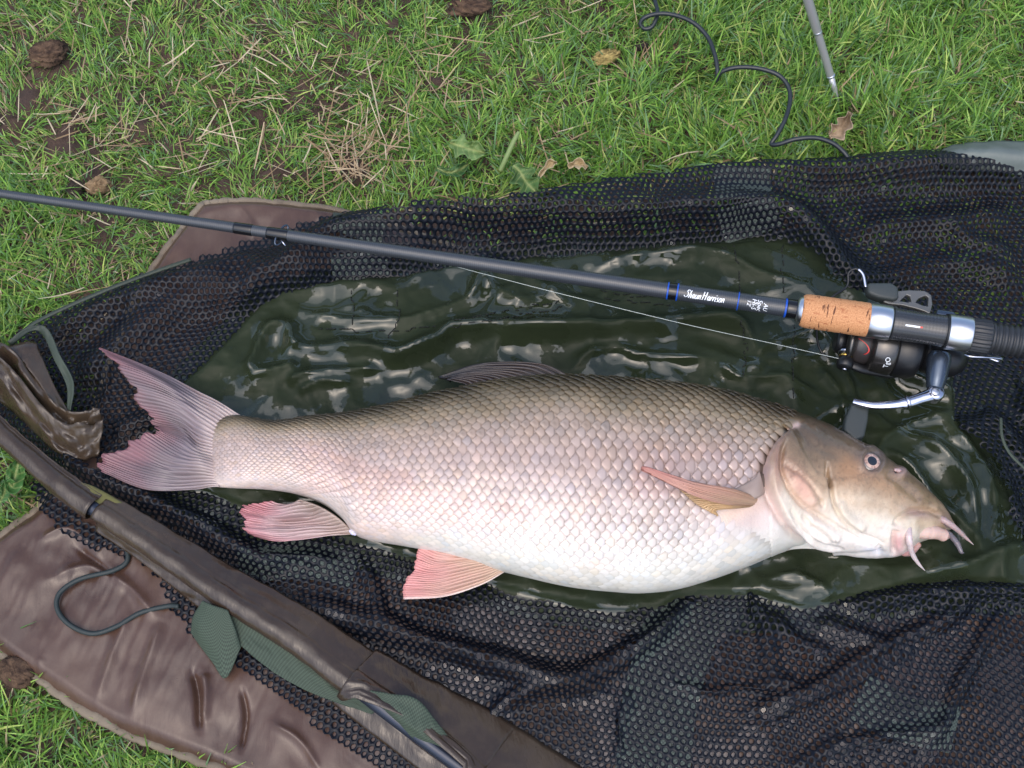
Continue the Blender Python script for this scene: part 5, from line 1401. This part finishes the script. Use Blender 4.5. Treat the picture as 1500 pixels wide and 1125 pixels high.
# dead stalks lying flat, thick in the worn patches
STRAW = [(510, 240, 50, 70), (560, 215, 40, 36), (350, 80, 60, 20), (90, 210, 70, 36), (640, 120, 90, 36), (250, 180, 160, 60), (800, 262, 60, 22), (440, 150, 140, 60), (150, 60, 120, 20), (60, 400, 60, 14), (860, 40, 120, 24)]
bx, by = [], []
for a, b, r_, k_ in STRAW:
    p_ = P(a + rng.normal(0, r_ * .6, k_), b + rng.normal(0, r_ * .45, k_), 0); bx.append(p_[:, 0]); by.append(p_[:, 1])
bx.append(rng.uniform(-1, 1, 260)); by.append(rng.uniform(-.9, 1, 260))
bx, by = np.concatenate(bx), np.concatenate(by); kp = ~clear(bx, by); bx, by = bx[kp], by[kp]; n = len(bx)
col = straw[rng.choice(4, n)] * rng.uniform(.8, 1.15, (n, 1))
v2, f2, c2 = blades('straw', bx, by, rng.gamma(5, .0065, n), rng.uniform(.0009, .0019, n), rng.uniform(0, 6.28, n), rng.normal(1.45, .12, n), rng.normal(.05, .3, n), col, 4, ground_z(bx, by) + rng.uniform(.006, .016, n), .5)
st_ = mesh_obj('straw', v2, f2, M['grass'], None, True, np.clip(c2, .01, .75)); st_['kind'] = 'stuff'
tag(st_, 'scattered pale dead stalks lying flat among the turf', 'straw')

# lumps of earth and a dropping
def clod(name, px, py, rpx, label, cat, c0, c1, sq=.7, elong=1.0, ang=0.0, seed=1, group=None):
    p0 = P(px, py, .006); R_ = mm(rpx); nu_, nv_ = 40, 24
    u_, v_ = np.meshgrid(np.linspace(0, 2 * math.pi, nu_, endpoint=False), np.linspace(.02, math.pi - .02, nv_))
    d_ = np.stack([np.cos(u_) * np.sin(v_), np.sin(u_) * np.sin(v_), np.cos(v_)], -1)
    r_ = R_ * (1 + .45 * fbm(d_[..., 0] * 2 + d_[..., 2] * 3 + seed, d_[..., 1] * 2 + seed * 3, 4, seed) + .22 * fbm(d_[..., 0] * 8 + d_[..., 2] * 5, d_[..., 1] * 8, 3, seed + 5))
    e_ = d_ * r_[..., None] * np.array([elong, 1, sq]); ca, sa = math.cos(ang), math.sin(ang)
    e_ = np.stack([e_[..., 0] * ca - e_[..., 1] * sa, e_[..., 0] * sa + e_[..., 1] * ca, e_[..., 2]], -1)
    V = p0 + e_ + [0, 0, R_ * sq * .55]
    m_ = np.clip(.5 + 1.2 * fbm(d_[..., 0] * 5 + seed, d_[..., 1] * 5 + d_[..., 2] * 4, 3, seed + 9), 0, 1)[..., None]
    o = mesh_obj(name, V.reshape(-1, 3), gridfaces(nv_, nu_, True), M['clod'], None, True, lerp(np.array(c0), np.array(c1), m_).reshape(-1, 3))
    return tag(o, label, cat, group)
B0, B1 = srgb(52, 40, 34), srgb(98, 78, 62)
clod('soil_clod', 72, 82, 24, 'dark crumbly clod of earth on the widest bare patch of soil', 'soil clod', B0, B1, .55, 1.3, .4, 3)
clod('soil_clod', 146, 276, 16, 'tan crumbly lump of dry earth in the grass just above the rod tip end', 'soil clod', srgb(92, 74, 54), srgb(146, 122, 92), .7, 1.2, .3, 5)
clod('soil_clod', 112, 278, 13, 'small dark clod of earth beside the tan lump above the rod', 'soil clod', srgb(36, 32, 30), srgb(72, 62, 54), .7, 1, .2, 8)
clod('soil_clod', 28, 985, 17, 'dark clod of earth at the outer edge of the brown mat', 'soil clod', B0, B1, .6, 1.5, -.5, 11)
clod('soil_clod', 690, 12, 22, 'brown clod of earth in the bare patch far behind the sling', 'soil clod', B0, B1, .5, 1.5, .1, 13)
clod('dropping', 888, 86, 12, 'olive tan cylindrical bird dropping lying in the green grass', 'dropping', srgb(92, 80, 46), srgb(170, 150, 96), .85, 2.1, .38, 17)
clod('dropping', 938, 70, 10, 'black lump of dropping next to the olive tan one', 'dropping', srgb(22, 20, 20), srgb(56, 50, 46), .8, 1.4, -.3, 19)

# broad leaves lying in the turf
def leaf(name, pts, wid, label, col, z0, lobes=3.0, seed=0, vein=True, mat='leaf', curlup=.006, cat='leaf'):
    """pts: midrib pixels; wid: half width in pixels along it"""
    n_, m_ = 46, 13; s_ = spline([(a, b) for a, b in pts], n_); t_ = np.gradient(s_, axis=0); t_ /= np.linalg.norm(t_, axis=1)[:, None]; nn = np.stack([-t_[:, 1], t_[:, 0]], -1)
    f_ = np.linspace(0, 1, n_); w_ = np.interp(f_, np.linspace(0, 1, len(wid)), wid) * (1 + .35 * np.sin(f_ * lobes * 6.283 + seed) + .25 * fbm(f_ * 14, f_ * 0, 2, seed))
    k_ = np.linspace(-1, 1, m_); c_ = s_[:, None] + nn[:, None] * (k_[None, :, None] * w_[:, None, None])
    z_ = z0 + curlup * (k_[None] ** 2) * (.5 + f_[:, None]) + .005 * fbm(f_[:, None] * 5 + k_[None], k_[None] * 2 + 0 * f_[:, None], 2, seed + 4)
    W_ = P(c_[..., 0], c_[..., 1], z_)
    cc = np.array(col) * (1 + .35 * fbm(f_[:, None] * 9, k_[None] * 4 + 0 * f_[:, None], 3, seed + 6))[..., None]
    if vein:
        vm = np.maximum(np.exp(-(k_[None] * w_[:, None] / 1.6) ** 2), .55 * smooth(.75, .98, np.cos((f_[:, None] * 7 - np.abs(k_[None]) * .9) * 6.283)))
        cc = lerp(cc, srgb(166, 174, 112), (vm * .7)[..., None])
    o = mesh_obj(name, W_.reshape(-1, 3), gridfaces(n_, m_), M[mat], None, True, np.clip(cc, .01, .8).reshape(-1, 3))
    s2 = o.modifiers.new('thick', 'SOLIDIFY'); s2.thickness = .0004
    return tag(o, label, cat)
leaf('weed_leaf', [(659, 209), (672, 213), (690, 219), (710, 224)], [6, 13, 15, 4], 'pale green lobed leaf lying flat beside the patch of straw', srgb(112, 140, 84), .026, 2.2, 3)
leaf('weed_leaf', [(752, 242), (762, 252), (772, 268), (786, 282)], [5, 13, 18, 6], 'dark green toothed leaf next to the cut stem at the sling edge', srgb(84, 116, 66), .030, 2.6, 7)
leaf('weed_leaf', [(640, 246), (655, 252), (670, 250), (686, 240)], [4, 7, 7, 2], 'narrow dark green leaf below the pale lobed leaf', srgb(66, 104, 60), .022, 1, 9)
leaf('dock_leaf', [(10, 700), (18, 712), (24, 690), (28, 672)], [4, 9, 11, 3], 'upright green weed leaf beside the pole sleeve at the tail end', srgb(70, 112, 56), .026, .6, 12)
leaf('dock_leaf', [(0, 735), (6, 722), (10, 708), (8, 696)], [4, 8, 8, 3], 'broad green weed leaf next to the mat corner under the pole', srgb(80, 120, 70), .022, .6, 14)
leaf('dry_leaf', [(1215, 200), (1228, 192), (1238, 180), (1246, 164)], [4, 11, 9, 3], 'curled pale brown dead leaf near the point of the metal stick', srgb(170, 150, 126), .026, 2.5, 16, False, 'dry', .012)
leaf('dry_leaf', [(788, 262), (796, 250), (806, 240), (816, 238)], [1.5, 3, 5, 2], 'curled tan dead blade at the edge of the netting', srgb(196, 180, 146), .030, 2, 18, False, 'dry', .008)
leaf('dry_leaf', [(832, 244), (842, 240), (852, 240), (860, 246)], [2, 6, 6, 2], 'small crumpled straw coloured leaf above the rolled netting', srgb(192, 174, 140), .028, 2, 20, False, 'dry', .008)
stm = tube('cut_stem', path([(733, 250, .020), (742, 230, .030), (752, 208, .038), (760, 193, .042)], 30), np.interp(np.linspace(0, 1, 30), [0, .8, 1], [.0026, .0024, .0017]), simple('stem_green', srgb(112, 132, 78), .6), None, 10)
tag(stm, 'thick pale green cut plant stem standing in the turf', 'stem')

# black cord lying in loops over the turf up to the sling
cord = tube('black_cord', path([(962, -60, .030), (958, -10, .030), (963, 18, .030), (956, 38, .026), (944, 42, .024), (938, 34, .028), (948, 24, .034), (975, 20, .036), (1010, 30, .038), (1035, 52, .036), (1047, 80, .034), (1051, 105, .030),
                                (1049, 118, .024), (1056, 106, .032), (1078, 99, .038), (1110, 100, .040), (1140, 110, .040), (1155, 128, .038), (1157, 150, .036), (1150, 175, .034), (1138, 198, .030), (1130, 211, .026), (1142, 211, .030), (1165, 204, .036), (1195, 202, .038), (1220, 210, .036), (1236, 223, .032), (1244, 234, .030)], 300), .00225, M['cord'], None, 10)
tag(cord, 'black rubbery cord curling over the grass to the rim of the netting', 'cord')

# metal bank stick pushed into the turf
M['stickm'] = simple('satin_steel', srgb(188, 186, 188), .32, .55)
stick = thing('bank_stick', 'slim shiny metal stick leaning with its point stuck in the grass', 'stick', tuple(P(1229, 152, .004)))
SA = P(1229, 152, .004); SB = P(1205, 72, .060); sv = SB - SA; Ls = np.linalg.norm(sv)
lathe('point', SA, sv, [(0, .0008), (.008, .0017), (.020, .0027), (.034, .0031)], M['stickm'], stick, 20)
lathe('shaft', SA + sv / Ls * .034, sv, [(0, .0034), (.001, .0038), (.050, .0039), (.0505, .0043), (.056, .0043), (.0565, .0046), (.36, .0048), (.361, .003)], M['stickm'], stick, 24)
for d_ in (.033, .0845): lathe('collar', SA + sv / Ls * d_, sv, [(0, .0034), (.0004, .0045), (.0022, .0045), (.0026, .0034)], M['silver'], stick, 24)
